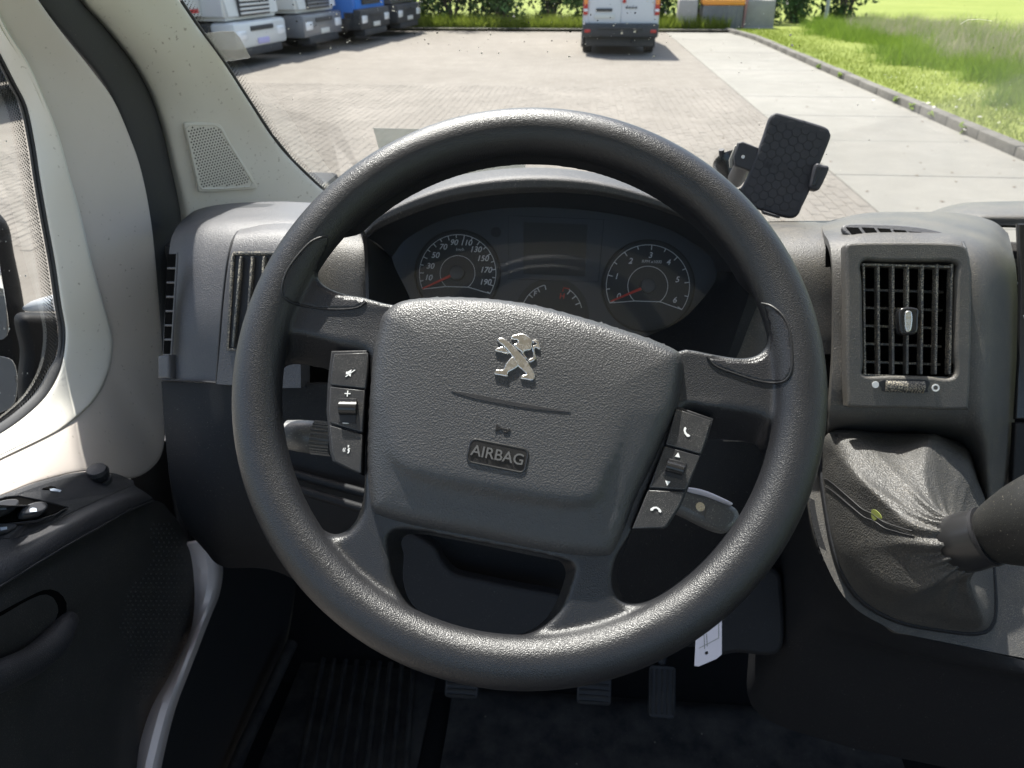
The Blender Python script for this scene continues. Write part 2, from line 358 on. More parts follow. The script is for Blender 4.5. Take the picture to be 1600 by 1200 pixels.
# near clinker bricks: long courses running away from the camera
bv = []; bf = []; bw, bl = .105, .21
for ix in range(int((2.80 + 7.2) / bw)):
    x0 = 2.79 - (ix + 1) * bw
    for iy in range(int((15.5 - 5.6) / bl)):
        y0 = 5.6 + iy * bl + (ix % 2) * bl / 2; z = RNG.uniform(-.0015, .001); g = .0014; t1, t2 = RNG.uniform(-.0015, .0015, 2)
        k = len(bv); a, b_, c, d = x0 + g, x0 + bw - g, y0 + g, y0 + bl - g; e = .003
        bv += [(a, c, -.013), (b_, c, -.013), (b_, d, -.013), (a, d, -.013), (a + e, c + e, z + t1), (b_ - e, c + e, z + t2), (b_ - e, d - e, z - t1), (a + e, d - e, z - t2)]
        bf += [(k + 4, k + 5, k + 6, k + 7), (k, k + 1, k + 5, k + 4), (k + 1, k + 2, k + 6, k + 5), (k + 2, k + 3, k + 7, k + 6), (k + 3, k, k + 4, k + 7)]
link('brick_paving', mesh(bv, bf), M_BRICK, yard, 'stuff', None)
# concrete lane of slabs
lane = zsheet('concrete_lane', 2.80, 5.22, -120, 30.5, -.012, M_KERB)
sy = 8.77 - 1.92 * 8; k = 0
slab_me = None
while sy < 29:
    if sy + 1.92 > 3:
        me = boxmesh(2.815, 5.205, sy + .008, min(sy + 1.912, 30.4), -.2, RNG.uniform(-.002, .002), .006, 1); link('slab', me, M_CONC, lane)
    sy += 1.92
# kerb stones
kerb = zsheet('kerb', 5.21, 5.42, -120, 29.5, -.02, M_KERB)
for i in range(24):
    y0 = 5.9 + i * 1.0
    # the far end of the kerb curves left to the bins
    me = boxmesh(5.215 + RNG.uniform(-.004, .004), 5.40, y0 + .006, y0 + .994, -.2, .115 + RNG.uniform(-.006, .006), .014, 2)
    for v in me.vertices:
        if v.co.y > 25: v.co.x -= (v.co.y - 25) ** 2 * .02
    link('kerb_stone', me, M_KERB, kerb)
far = zsheet('yard_edge_kerb', -40, 4.9, 29.0, 29.35, .08, M_KERB)
def terr(name, x0, x1, y0, y1, nx, ny, f, mat):
    G = [[Vector((x0 + (x1 - x0) * i / nx, y0 + (y1 - y0) * j / ny, 0)) for i in range(nx + 1)] for j in range(ny + 1)]
    for r_ in G:
        for p in r_: p.z = f(p.x, p.y)
    return link(name, gridmesh(G), mat, None, 'structure')
def vz(x, y): return .09 + .05 * max(0, min(1, (x - 5.4) / 2)) + .03 * noise.noise(Vector((x * .8, y * .8, 0)))
def vx(y): return 5.38 - (max(0, y - 25) ** 2 * .02)
verge = terr('grass_verge', 5.38, 60, -20, 29, 60, 70, vz, M_LAWN)
for v in verge.data.vertices:
    if v.co.x < 6 and v.co.y > 25: v.co.x -= (v.co.y - 25) ** 2 * .02
back = terr('grass_strip', -40, 60, 29.0, 60, 50, 20, lambda x, y: .05 + .06 * noise.noise(Vector((x, y, 2))), M_LAWN)

def blades(name, n, place, hmin, hmax, wid, mat, lean=.35, parent=None, clump=0):
    xy = place(n); x, y, z = xy; m_ = len(x)
    cl = .5 + .5 * np.sin(x * 3.1 + 1.7 * np.sin(y * 1.3)) * np.sin(y * 2.7 + 2.1 * np.sin(x * .9)); h = hmin + (hmax - hmin) * RNG.random(m_) * (.45 + .9 * cl * clump if clump else 1); a = RNG.uniform(0, 2 * np.pi, m_); wd = wid * RNG.uniform(.6, 1.4, m_)
    lx, ly = RNG.normal(0, lean, m_) * h, RNG.normal(0, lean, m_) * h
    dx, dy = np.cos(a) * wd, np.sin(a) * wd
    V = np.empty((m_, 3, 3)); V[:, 0] = np.stack([x - dx, y - dy, z], 1); V[:, 1] = np.stack([x + dx, y + dy, z], 1); V[:, 2] = np.stack([x + lx, y + ly, z + h], 1)
    me = bpy.data.meshes.new('m'); me.vertices.add(m_ * 3); me.vertices.foreach_set('co', V.reshape(-1)); me.loops.add(m_ * 3); me.loops.foreach_set('vertex_index', np.arange(m_ * 3))
    me.polygons.add(m_); me.polygons.foreach_set('loop_start', np.arange(m_) * 3); me.polygons.foreach_set('loop_total', np.full(m_, 3)); me.update(); me.validate()
    return link(name, me, mat, parent, 'stuff', None)
def lawn_place(n):
    y = 6 + 23 * RNG.random(n) ** 1.2; x0 = np.where(y > 25, 5.4 - (np.maximum(0, y - 25) ** 2) * .02, 5.4); x = x0 + RNG.random(n) * (5.2)
    z = np.full(n, .10); return x, y, z
g1 = blades('lawn_grass', 70000, lawn_place, .02, .09, .006, M_BLADE); tag(g1, 'short mown grass on the verge beside the kerb', 'grass')
def weed_edge(y): return 7.3 + .045 * (y - 16) + .35 * np.sin(y * .9) + .22 * np.sin(y * 2.3) + .15 * np.sin(y * 7.1)
def weed_place(n):
    y = 7 + 24 * RNG.random(n); x = weed_edge(y) + np.abs(RNG.normal(0, 1, n)) * 2.6 - .2 + RNG.normal(0, .25, n)
    return x, y, np.full(n, .1)
g2 = blades('tall_weeds', 110000, weed_place, .05, .42, .006, M_WEED, .45, clump=1.3); tag(g2, 'tall green weeds and nettles along the top of the verge', 'weeds')
def seed_place(n):
    y = 9 + 21 * RNG.random(n); x = weed_edge(y) + .8 + np.abs(RNG.normal(0, 1, n)) * 2.4
    return x, y, np.full(n, .26)
g3 = blades('seed_heads', 20000, seed_place, .1, .40, .0045, M_STRAW, .4, clump=1.2); tag(g3, 'pale brown flowering seed heads above the weeds', 'weeds')
def strip_place(n):
    return RNG.uniform(-14, 5.0, n), 29.4 + RNG.random(n) ** 2 * 3, np.full(n, .08)
g4 = blades('edge_grass', 22000, strip_place, .1, .5, .014, M_BLADE, .3); tag(g4, 'bright green rough grass along the far edge of the yard', 'grass')
# daisies and leaf litter
def specks(name, pts, r0, r1, mat, label, cat, zoff=.0, tilt=.3):
    V = []; F = []
    for (x, y, z) in pts:
        r_ = RNG.uniform(r0, r1); a0 = RNG.uniform(0, 6.28); k = len(V); m_ = 6; tx, ty = RNG.normal(0, tilt, 2)
        V.append((x, y, z + r_ * .35))
        for i in range(m_):
            a = a0 + i * 2 * math.pi / m_; q = r_ * RNG.uniform(.6, 1.15); V.append((x + q * math.cos(a), y + q * math.sin(a) * 1.1, z + q * (math.cos(a) * tx + math.sin(a) * ty) * .5))
        F += [(k, k + 1 + i, k + 1 + (i + 1) % m_) for i in range(m_)]
    return tag(link(name, mesh(V, F), mat, None, 'stuff', None), label, cat)
M_WHITE = material('daisy_white', (.8, .8, .76), .7); M_LITTER = material('dry_leaf', (.14, .11, .08), .8); M_STONE = material('pale_stone', (.55, .52, .46), .8)
specks('daisies', [(RNG.uniform(5.7, 7.8), RNG.uniform(8, 17), .17) for i in range(260)], .005, .012, M_WHITE, 'small white daisies dotted over the mown verge', 'flowers')
specks('leaf_litter', [(RNG.uniform(1.5, 5.1), 6.5 + 14 * RNG.random() ** 1.5, .004) for i in range(70)], .008, .028, M_LITTER, 'dry leaf scraps lying on the concrete lane', 'leaves')
specks('pale_stones', [(5.28 + RNG.normal(0, .35), RNG.uniform(8.5, 14), .13) for i in range(14)], .02, .045, M_STONE, 'pale stones lying along the kerb edge', 'stones')
specks('kerb_weeds', [(5.2 + RNG.normal(0, .012), RNG.choice([11.3, 12.4, 13.2, 13.9, 17.1, 18.7]) + RNG.normal(0, .06), .03 + .08 * RNG.random()) for i in range(60)], .02, .045, M_WEED, 'little weeds sprouting from the kerb joints', 'weeds', tilt=.8)

# ------------------------------------------------------------------ shrubs and trees behind the yard
M_CROWN = [ground_mat('foliage_' + c, a, b, sc=1.5) for c, a, b in (('dark', (.035, .075, .02), (.07, .13, .035)), ('mid', (.05, .10, .025), (.11, .19, .045)), ('bright', (.09, .16, .03), (.18, .28, .06)))]
M_BARK = ground_mat('bark', (.09, .07, .05), (.16, .13, .10), sc=6)
def crown_mesh(n, rx, ry, rz, zc, size):
    cl = RNG.normal(0, .42, (26, 3)); ci = RNG.integers(0, 26, n); p = cl[ci] + RNG.normal(0, .17, (n, 3)); p *= np.array([rx, ry, rz]); p[:, 2] += zc
    p[:, 2] = np.maximum(p[:, 2], .12)
    a = RNG.normal(0, 1, (n, 3)); b = RNG.normal(0, 1, (n, 3)); a /= np.linalg.norm(a, axis=1)[:, None]; b -= a * (a * b).sum(1)[:, None]; b /= np.linalg.norm(b, axis=1)[:, None]
    s = size * RNG.uniform(.6, 1.4, n)[:, None]
    V = np.stack([p - a * s, p + b * s * .5, p + a * s, p - b * s * .5], 1)
    me = bpy.data.meshes.new('m'); me.vertices.add(n * 4); me.vertices.foreach_set('co', V.reshape(-1)); me.loops.add(n * 4); me.loops.foreach_set('vertex_index', np.arange(n * 4))
    me.polygons.add(n); me.polygons.foreach_set('loop_start', np.arange(n) * 4); me.polygons.foreach_set('loop_total', np.full(n, 4)); me.update(); me.validate(); return me
def shrub_proto(i):
    ms = []
    for q in range(5):
        a = q * 1.25 + i; pts = [Vector((.05 * math.cos(a), .05 * math.sin(a), -.1)), Vector((.25 * math.cos(a), .25 * math.sin(a), .8)), Vector((.7 * math.cos(a + .4), .6 * math.sin(a + .4), 2.0))]
        ms.append(tube_mesh(catmull(pts, 7), [.06, .055, .05, .04, .03, .02, .01], 6))
    return crown_mesh(3200, 1.5, 1.2, 1.7, 1.55, .10), join_meshes(ms)
PROT = [shrub_proto(i) for i in range(3)]
desc = [('dark', 0), ('mid', 1), ('dark', 0), ('bright', 2), ('dark', 0), ('mid', 1)]
shr = [(-15, 31.5), (-12.2, 31.2), (-9.6, 31.9), (-7.2, 31.1), (-4.9, 31.6), (-3.0, 31.0), (-1.2, 31.7), (.7, 31.2), (2.6, 32.0), (4.4, 31.9), (6.2, 33.4), (8.2, 34.2), (10.4, 35.0)]
where = ['leftmost, beyond the parked lorries', 'second from the left, beyond the lorries', 'just left of the blue lorry', 'behind the blue lorry', 'right of the blue lorry', 'left of the middle of the hedge', 'in the middle of the hedge',
         'just left of the white van', 'behind the white van', 'just right of the white van', 'behind the orange topped bin', 'right of the bin, at the field edge', 'rightmost, standing at the field edge']
for i, (x, y) in enumerate(shr):
    nm, mi = desc[i % 6]; t = thing('hedge_shrub', (x, y, 0), '%s green hedge shrub %s' % (nm, where[i]), 'shrub', 'hedge shrubs behind the yard', RNG.uniform(0, 6.28)); s_ = RNG.uniform(.9, 1.25); t.scale = (s_, s_, s_ * 1.05)
    cm, tm = PROT[i % 3]
    if i >= 3: cm = cm.copy()
    link('crown', cm, M_CROWN[mi], t, None, None, True); link('trunk', tm if i < 3 else tm, M_BARK, t, None, None, True)

# ------------------------------------------------------------------ white van ahead
M_VWHITE = material('van_white_paint', (.62, .64, .67), .3, coat=.4); M_VDARK = material('van_dark_plastic', (.035, .037, .042), .55, var=(20, .5, (.07, .068, .062)))
M_TYRE = material('tyre_rubber', (.018, .018, .018), .8); M_RIM = material('steel_rim', (.3, .3, .31), .45, metal=.6)
M_LAMPR = material('lamp_red', (.45, .02, .015), .25, coat=.5); M_LAMPO = material('lamp_orange', (.85, .28, .06), .3, coat=.5); M_VGLASS = material('dark_vehicle_glass', (.02, .025, .03), .08, coat=.5)
M_PLATE = material('number_plate_pale', (.62, .62, .58), .5); M_LAMPC = material('lamp_clear', (.75, .77, .8), .15, coat=.6)
def wheel_parts(parent, x, y, r, wd, tag_=None):
    ty = tube_mesh([(x - wd / 2, y, r), (x - wd / 2 + .03, y, r), (x + wd / 2 - .03, y, r), (x + wd / 2, y, r)], [r * .93, r, r, r * .93], 28)
    o = link('wheel', ty, M_TYRE, parent, None, 40, True)
    sx = 1 if x > 0 else -1
    link('rim', tube_mesh([(x + sx * wd / 2 * .98, y, r), (x + sx * (wd / 2 + .012), y, r)], [r * .6, r * .52], 24), M_RIM, o, None, 40, True)
def make_van(loc, rz):
    t = thing('parked_van', loc, 'white panel van seen from behind, parked in the middle of the yard', 'van', None, rz)
    hw = .94
    def tap(v): v.x *= 1 - .055 * max(0, v.z - 1.0); v.y += .05 * max(0, v.z - 1.2) if v.y < 1 else 0; return v
    me = boxmesh(-hw, hw, .12, 5.4, .42, 2.5, 0)
    bm = bmesh.new(); bm.from_mesh(me)
    for zz in (.9, 1.3, 1.7, 2.1): bmesh.ops.bisect_plane(bm, geom=list(bm.verts) + list(bm.edges) + list(bm.faces), plane_co=(0, 0, zz), plane_no=(0, 0, 1))
    for v in bm.verts:
        v.co.x *= 1 - .075 * max(0, v.co.z - 1.3)
        if v.co.y > 4: v.co.y -= max(0, v.co.z - 1.1) * .9
        elif v.co.y < 1: v.co.y += max(0, v.co.z - 1.3) * .06
    bmesh.ops.bevel(bm, geom=[e for e in bm.edges if e.calc_face_angle(0) > .6], offset=.07, segments=3, affect='EDGES'); bm.to_mesh(me); bm.free()
    link('body', me, M_VWHITE, t, None, 30, True)
    for sx in (-1, 1):
        d = box('rear_door', (min(sx * .006, sx * .81), max(sx * .006, sx * .81), .085, .14, .72, 2.3), M_VWHITE, t, .025)
        for v in d.data.vertices:
            v.co.y += max(0, v.co.z - 1.3) * .06; v.co.x *= 1 - .06 * max(0, v.co.z - 1.3)
        g = box('window', (min(sx * .12, sx * .72), max(sx * .12, sx * .72), .07, .10, 1.55, 2.1), M_VGLASS, d, .02)
        for v in g.data.vertices: v.co.y += max(0, v.co.z - 1.3) * .06
        l = box('tail_lamp', (min(sx * .82, sx * .935), max(sx * .82, sx * .935), .075, .16, .92, 1.55), M_LAMPR, t, .02)
        box('indicator', (min(sx * .825, sx * .925), max(sx * .825, sx * .925), .06, .15, 1.16, 1.32), M_LAMPO, l, .015)
        box('reversing_lens', (min(sx * .825, sx * .925), max(sx * .825, sx * .925), .06, .15, 1.0, 1.06), M_LAMPC, l, .01)
        box('bumper_reflector', (min(sx * .74, sx * .89), max(sx * .74, sx * .89), -.045, .0, .53, .61), M_LAMPR, t, .012)
        box('mudflap', (sx * .82 - .14, sx * .82 + .14, .95, .97, .12, .5), M_VDARK, t, .004)
        for y in (1.05, 4.4): wheel_parts(t, sx * .80, y, .34, .24)
    box('bumper', (-.94, .94, -.04, .3, .42, .74), M_VDARK, t, .05)
    box('bumper_step', (-.55, .55, -.07, .05, .60, .68), M_VDARK, t, .02)
    box('underbody', (-.85, .85, .2, 5.0, .2, .45), M_VDARK, t, .03)
    box('rear_axle', (-.75, .75, .98, 1.12, .27, .4), M_VDARK, t, .03)
    ex = box('exhaust_pipe', (.3, .38, .1, .9, .28, .36), M_VDARK, t, .02)
    h = box('door_handle', (-.62, -.22, .06, .09, 1.0, 1.07), M_VDARK, t, .012)
    pl = box('number_plate', (-.66, -.15, .068, .086, .84, .95), M_PLATE, t, .006)
    fr = Frame((loc[0], loc[1] + .05, 1.2), (0, -1, 0))
    # red mark and dark badge lettering on the right rear door, as in the photograph
    box('red_mark', (.02, .10, .06, .085, 1.19, 1.30), M_LAMPR, t, .004)
    for k in range(4): box('badge_letter', (.10 + k * .075, .155 + k * .075, .075, .086, 1.07, 1.11), M_VDARK, t, .004)
    return t
make_van((.925, 21.15, 0), 0)

# ------------------------------------------------------------------ lorries on the left
def paint(n, c): return material(n, c, .35, coat=.3, var=(3, .3, tuple(x * .85 for x in c)))
M_LWHITE = paint('lorry_white', (.66, .67, .66)); M_LBLUE = paint('lorry_blue', (.035, .19, .62)); M_LGREY = paint('lorry_grey', (.17, .175, .19)); M_LRED = paint('lorry_red', (.5, .03, .03))
M_LDARK = material('lorry_chassis', (.025, .027, .032), .7, var=(8, .5, (.06, .058, .055)))
def make_lorry(loc, rz, label, body, low, trailer, plate=M_PLATE, zl=.95):
    t = thing('lorry', loc, label, 'lorry', 'lorries parked along the left of the yard', rz)
    # local axes: front looks along -y, x to its left
    hw = 1.25
    c = boxmesh(-hw, hw, .05, 2.2, zl, 3.4, 0); bm = bmesh.new(); bm.from_mesh(c)
    bmesh.ops.bisect_plane(bm, geom=list(bm.verts) + list(bm.edges) + list(bm.faces), plane_co=(0, 0, 1.8), plane_no=(0, 0, 1))
    for v in bm.verts:
        if v.co.y < 1 and v.co.z > 2: v.co.y += .35
    bmesh.ops.bevel(bm, geom=[e for e in bm.edges if e.calc_face_angle(0) > .5], offset=.09, segments=3, affect='EDGES'); bm.to_mesh(c); bm.free()
    link('cab', c, body, t, None, 35, True)
    ws = box('windscreen', (-1.1, 1.1, .13, .17, 1.95, 3.0), M_VGLASS, t, .01)
    for v in ws.data.vertices: v.co.y += (v.co.z - 1.8) * .205 - .05
    g = box('grille', (-.72, .72, .02, .07, 1.02, 1.5), M_LDARK, t, .02)
    for k in range(5): box('slat', (-.68, .68, .0, .04, 1.06 + k * .085, 1.10 + k * .085), low, g, .008)
    b = box('bumper', (-hw, hw, -.08, .5, .38, .92), low, t, .08)
    box('air_intake', (-.55, .55, -.10, -.05, .72, .82), M_LDARK, b, .015)
    box('lower_lip', (-.95, .95, -.06, .3, .22, .40), M_LDARK, t, .03)
    for sx in (-1, 1):
        h = box('headlamp', (sx * .95 - .22, sx * .95 + .22, -.1, .0, .55, .76), M_LAMPC, t, .04)
        box('step', (sx * 1.15 - .12, sx * 1.15 + .12, .5, 1.3, .45, .9), M_LDARK, t, .03)
        box('mirror', (sx * 1.45 - .14, sx * 1.45 + .14, .2, .34, 2.1, 2.8), M_LDARK, t, .04)
        for y in (1.25, 4.6, 5.8): wheel_parts(t, sx * 1.05, y, .5, .32)
    box('number_plate', (-.27, .27, -.1, -.075, .44, .56), plate, t, .006)
    box('chassis', (-.45, .45, .3, 7.0, .6, .95), M_LDARK, t, .02)
    box('fuel_tank', (-1.2, -.6, 2.4, 3.6, .45, 1.0), M_RIM, t, .1); box('fuel_tank', (.6, 1.2, 2.4, 3.6, .45, 1.0), M_RIM, t, .1)
    box('cargo_box', (-1.25, 1.25, 2.6, 9.0, 1.05, 3.8), trailer, t, .03)
    return t
M_PLV = material('number_plate_tinted', (.45, .42, .68), .5)
make_lorry((-7.37, 18.74, 0), R(84), 'white lorry with tinted plate, nearest on the left beside the windscreen pillar', M_LWHITE, M_LWHITE, M_LWHITE, M_PLV)
make_lorry((-6.87, 21.84, 0), R(84), 'white lorry with grey bumper, between the nearest lorry and the blue one', M_LWHITE, M_LGREY, M_LWHITE)
make_lorry((-6.15, 24.6, 0), R(84), 'bright blue lorry parked third along the row', M_LBLUE, M_LDARK, M_LBLUE, zl=.6)
make_lorry((-5.75, 27.55, 0), R(84), 'grey and white lorry farthest along the row by the hedge', M_LGREY, M_LDARK, M_LGREY)
# striped lorry seen through the side window
def striped(loc, rz):
    t = thing('lorry', loc, 'white lorry with red and blue stripes, seen through the side window', 'lorry', 'lorries parked along the left of the yard', rz)
    box('cargo_box', (-1.25, 1.25, 0, 9, 1.05, 3.6), M_LWHITE, t, .03)
    for nm, z0, z1, m in (('red_stripe', 1.75, 2.05, M_LRED), ('blue_stripe', 1.42, 1.7, M_LBLUE), ('red_stripe', 1.12, 1.2, M_LRED)):
        box(nm, (1.25, 1.262, .1, 8.9, z0, z1), m, t, 0)
    box('side_skirt', (-1.2, 1.2, .4, 8.6, .35, 1.04), M_LDARK, t, .03)
    for sx in (-1, 1):
        for y in (1.5, 2.8, 7.2): wheel_parts(t, sx * 1.05, y, .5, .32)
    return t
striped((-11.2, 9.0, 0), R(-12))

# ------------------------------------------------------------------ bins, block and posts at the far end
M_CBLOCK = ground_mat('block_concrete', (.30, .28, .26), (.40, .37, .34), sc=5); M_ORANGE = material('orange_lid_plastic', (.80, .30, .045), .5); M_BIN = ground_mat('bin_grey', (.17, .17, .17), (.24, .235, .23), sc=12)
t = thing('concrete_block', (3.55, 29.9, 0), 'grey concrete block standing left of the orange topped bin', 'block')
def tb(v): v.x *= 1 - .08 * v.z; return v
box('block', (-.34, .34, -.3, .3, 0, .98), M_CBLOCK, t, .03, taper=tb); box('base_plinth', (-.37, .37, -.33, .33, 0, .12), M_CBLOCK, t, .02)
t = thing('roadside_bin', (4.75, 30.1, 0), 'grey ribbed bin with an orange lid beside the concrete block', 'bin')
box('bin_body', (-.68, .68, -.4, .4, .04, .80), M_BIN, t, .03); box('lid', (-.72, .72, -.44, .44, .80, 1.0), M_ORANGE, t, .06)
for k in range(9): box('rib', (-.64 + k * .16 - .02, -.64 + k * .16 + .02, -.425, -.39, .1, .76), M_BIN, t, .006)
t = thing('concrete_block', (6.1, 30.4, 0), 'weathered concrete block right of the orange topped bin', 'block')
box('block', (-.5, .5, -.3, .3, 0, .95), M_CBLOCK, t, .03, taper=tb); box('base_plinth', (-.53, .53, -.33, .33, 0, .1), M_CBLOCK, t, .02)
M_POSTG = material('galvanised_post', (.42, .43, .44), .5, metal=.5); M_POSTP = material('pinkish_post', (.55, .30, .30), .6)
for (x, y, m, lab) in ((3.65, 30.6, M_POSTG, 'grey steel post behind the concrete block'), (5.6, 30.2, M_POSTP, 'faded red marker post right of the bin'), (8.7, 31.5, M_POSTG, 'grey post standing in the weeds at the hedge end'), (9.3, 17.2, M_POSTG, 'bluish grey post in the weeds at the right edge')):
    t = thing('marker_post', (x, y, 0), lab, 'post', 'posts along the verge')
    link('shaft', tube_mesh([(0, 0, -.2), (0, 0, 2.4)], .07, 12), m, t, None, 40, True); link('cap', tube_mesh([(0, 0, 2.38), (0, 0, 2.44), (0, 0, 2.46)], [.08, .08, .05], 12), m, t, None, 40, True)

# ================================================================== STEERING WHEEL
WT = R(41); WN = Vector((0, -math.cos(WT), math.sin(WT)))
WC = O3 + ray(817, 589) * .52
WF = Frame(WC, WN); RW = .1832; RT = .0168
wheel = thing('steering_wheel', WC, 'black grained steering wheel with airbag hub and control buttons, turned slightly right', 'steering wheel')
def uvs(P, h=0.0): return [WF.uv(x, y, h) for x, y in P]
def circ_uv(r_, pa, pb, n, ccw):
    a0 = math.atan2(pa[1], pa[0]); a1 = math.atan2(pb[1], pb[0])
    if ccw and a1 < a0: a1 += 2 * math.pi
    if not ccw and a1 > a0: a1 -= 2 * math.pi
    return [(r_ * math.cos(a0 + (a1 - a0) * i / (n - 1)), r_ * math.sin(a0 + (a1 - a0) * i / (n - 1))) for i in range(n)]
HB = -.026; HF = .001                                  # back and front level of the spokes
A_bot = [(523, 376), (510, 394), (502, 407), (496, 424), (498, 438), (507, 447), (523, 455), (545, 462), (567, 465), (620, 478), (720, 482), (830, 492), (950, 525), (1040, 552), (1068, 546), (1088, 549), (1111, 554), (1142, 559), (1163, 561), (1181, 557), (1194, 549), (1199, 535), (1198, 513), (1194, 494), (1183, 472)]
def holeA(h, grow=0):
    b = uvs(A_bot, h); return b + circ_uv(RW - RT + .003, b[-1], b[0], 26, True)[1:-1]
B_back = [(436, 630), (438, 603), (441, 584), (447, 575), (458, 571), (471, 572), (489, 576), (517, 583), (570, 600), (572, 660), (571, 720), (571, 780), (570, 805), (560, 826), (542, 840), (525, 844), (510, 839), (495, 823), (480, 800), (465, 766), (452, 731), (445, 700), (439, 665)]
B_front = [(424, 635), (414, 598), (413, 565), (421, 538), (438, 521), (456, 517), (482, 522), (523, 533), (578, 548), (574, 640), (571, 720), (571, 780), (569, 803), (557, 824), (541, 838), (525, 842), (508, 836), (491, 818), (474, 794), (457, 760), (444, 727), (437, 700), (430, 665)]
C_back = [(1105, 691), (1150, 693), (1178, 699), (1188, 711), (1188, 732), (1180, 759), (1162, 792), (1138, 828), (1111, 861), (1084, 888), (1054, 912), (1027, 930), (1006, 940), (985, 942), (973, 933), (967, 912), (968, 888), (976, 864), (986, 831), (1012, 764), (1040, 700), (1070, 690)]
C_front = [(1105, 634), (1150, 639), (1192, 648), (1215, 668), (1215, 705), (1197, 750), (1174, 790), (1147, 828), (1118, 862), (1090, 890), (1058, 914), (1029, 932), (1006, 942), (978, 944), (962, 934), (955, 912), (957, 888), (966, 864), (986, 831), (1012, 764), (1040, 700), (1066, 632)]
D_back = [(640, 836), (634, 870), (632, 900), (636, 925), (645, 943), (660, 957), (685, 970), (717, 981), (757, 989), (791, 992), (817, 989), (838, 978), (853, 964), (868, 938), (878, 912), (881, 890), (860, 870), (760, 850)]
D_front = [(615, 828), (608, 884), (611, 903), (619, 922), (633, 943), (653, 960), (681, 974), (717, 985), (757, 992), (791, 995), (819, 993), (843, 984), (862, 970), (880, 949), (893, 915), (899, 884), (870, 872), (760, 850)]
NL = 120
fr_loops, bk_loops = [], []
for f_, b_ in ((A_bot, A_bot), (B_front, B_back), (C_front, C_back), (D_front, D_back)):
    if f_ is A_bot: f2, b2 = holeA(HF), holeA(HB)
    else: f2, b2 = uvs(f_, HF), uvs(b_, HB)
    fr_loops.append(resample([Vector((a, b, 0)) for a, b in f2], NL, True)); bk_loops.append(resample([Vector((a, b, 0)) for a, b in b2], NL, True))
outer = [Vector((RW * math.cos(2 * math.pi * i / NL), RW * math.sin(2 * math.pi * i / NL), 0)) for i in range(NL)]
V = []; F = []
def dish(p, top):
    r_ = math.hypot(p.x, p.y)
    return (HF if top else HB) + (.001 if top else 0) * max(0, 1 - abs(r_ - .1) / .09)
for loops, top in (([outer] + fr_loops, True), ([outer] + bk_loops, False)):
    off = len(V)
    for lp in loops: V += [Vector((p.x, p.y, dish(p, top))) for p in lp]
    for tri in tessellate_polygon([[Vector(p) for p in lp] for lp in loops]): F.append(tuple(off + i for i in (tri if top else reversed(tri))))
nl = NL * 5
for li in range(5):
    for i in range(NL):
        a, b = li * NL + i, li * NL + (i + 1) % NL; F.append((a, b, b + nl, a + nl))
sp = mesh(V, F); bm = bmesh.new(); bm.from_mesh(sp); bmesh.ops.recalc_face_normals(bm, faces=bm.faces); bm.to_mesh(sp); bm.free()
rimpath = [Vector((RW * math.cos(2 * math.pi * i / 180), RW * math.sin(2 * math.pi * i / 180), 0)) for i in range(180)]
rim = tube_mesh(rimpath, RT, 28, True, upv=(0, 0, 1), flat=.95)
col_boss = boxmesh(-.06, .06, -.06, .03, -.05, -.015, .012)
ob = bpy.data.objects.new('tmp', join_meshes([sp, rim, col_boss])); COL.objects.link(ob)
md = ob.modifiers.new('r', 'REMESH'); md.mode = 'VOXEL'; md.voxel_size = .00165; md.use_smooth_shade = True
md = ob.modifiers.new('s', 'SMOOTH'); md.factor = .5; md.iterations = 14
me = bake(ob); bpy.data.objects.remove(ob)
rim_o = link('rim_and_spokes', to_frame(me, WF), M_WHEEL, wheel, None, 180)
# smooth grained thumb pads on the two upper spokes: skins that follow the moulded spoke
from mathutils.bvhtree import BVHTree
def bvh_of(o):
    b = base_of(o); return BVHTree.FromPolygons([v.co + b for v in o.data.vertices], [tuple(p.vertices) for p in o.data.polygons])
def hit(bv, x, y, lift=0.0):
    r = ray(x, y).normalized(); h = bv.ray_cast(O3, r)
    return (h[0] - r * lift, h[1]) if h[0] is not None else (None, None)
def inside(P, poly):
    x, y = P[:, 0], P[:, 1]; c = np.zeros(len(P), bool); n = len(poly)
    for i in range(n):
        x1, y1 = poly[i]; x2, y2 = poly[(i + 1) % n]
        k = ((y1 > y) != (y2 > y)) & (x < (x2 - x1) * (y - y1) / (y2 - y1 + 1e-15) + x1); c ^= k
    return c
def dist(P, poly):
    return np.sqrt(((P[:, None, :] - poly[None]) ** 2).sum(2)).min(1)
def skin(name, bv, P, mat, parent, lift=.0007, step=4.0, n=110):
    """thin sheet following a surface inside a traced outline"""
    ab_ = np.array([(p.x, p.y) for p in resample([Vector((x, y, 0)) for x, y in P], n, True)])
    gx, gy = np.meshgrid(np.arange(ab_[:, 0].min(), ab_[:, 0].max(), step), np.arange(ab_[:, 1].min(), ab_[:, 1].max(), step)); gp = np.stack([gx.ravel(), gy.ravel()], 1) + .37
    gp = gp[inside(gp, ab_)]; gp = gp[dist(gp, ab_) > step * .5]; allp = np.concatenate([ab_, gp])
    res = delaunay_2d_cdt([Vector(p) for p in allp], [(i, (i + 1) % n) for i in range(n)], [], 1, 1e-5)
    V = []; ok = []
    for v in res[0]:
        p, nn = hit(bv, v.x, v.y); ok.append(p is not None); V.append((p + nn * lift) if p is not None else Vector())
    me = mesh(V, [tuple(f) for f in res[2] if all(ok[i] for i in f)]); bm = bmesh.new(); bm.from_mesh(me); bmesh.ops.delete(bm, geom=[v for v in bm.verts if not v.link_faces], context='VERTS'); bm.to_mesh(me); bm.free(); orient(me)
    return thicken(name, me, mat, parent, .0005, sharp=180)
RB = bvh_of(rim_o)
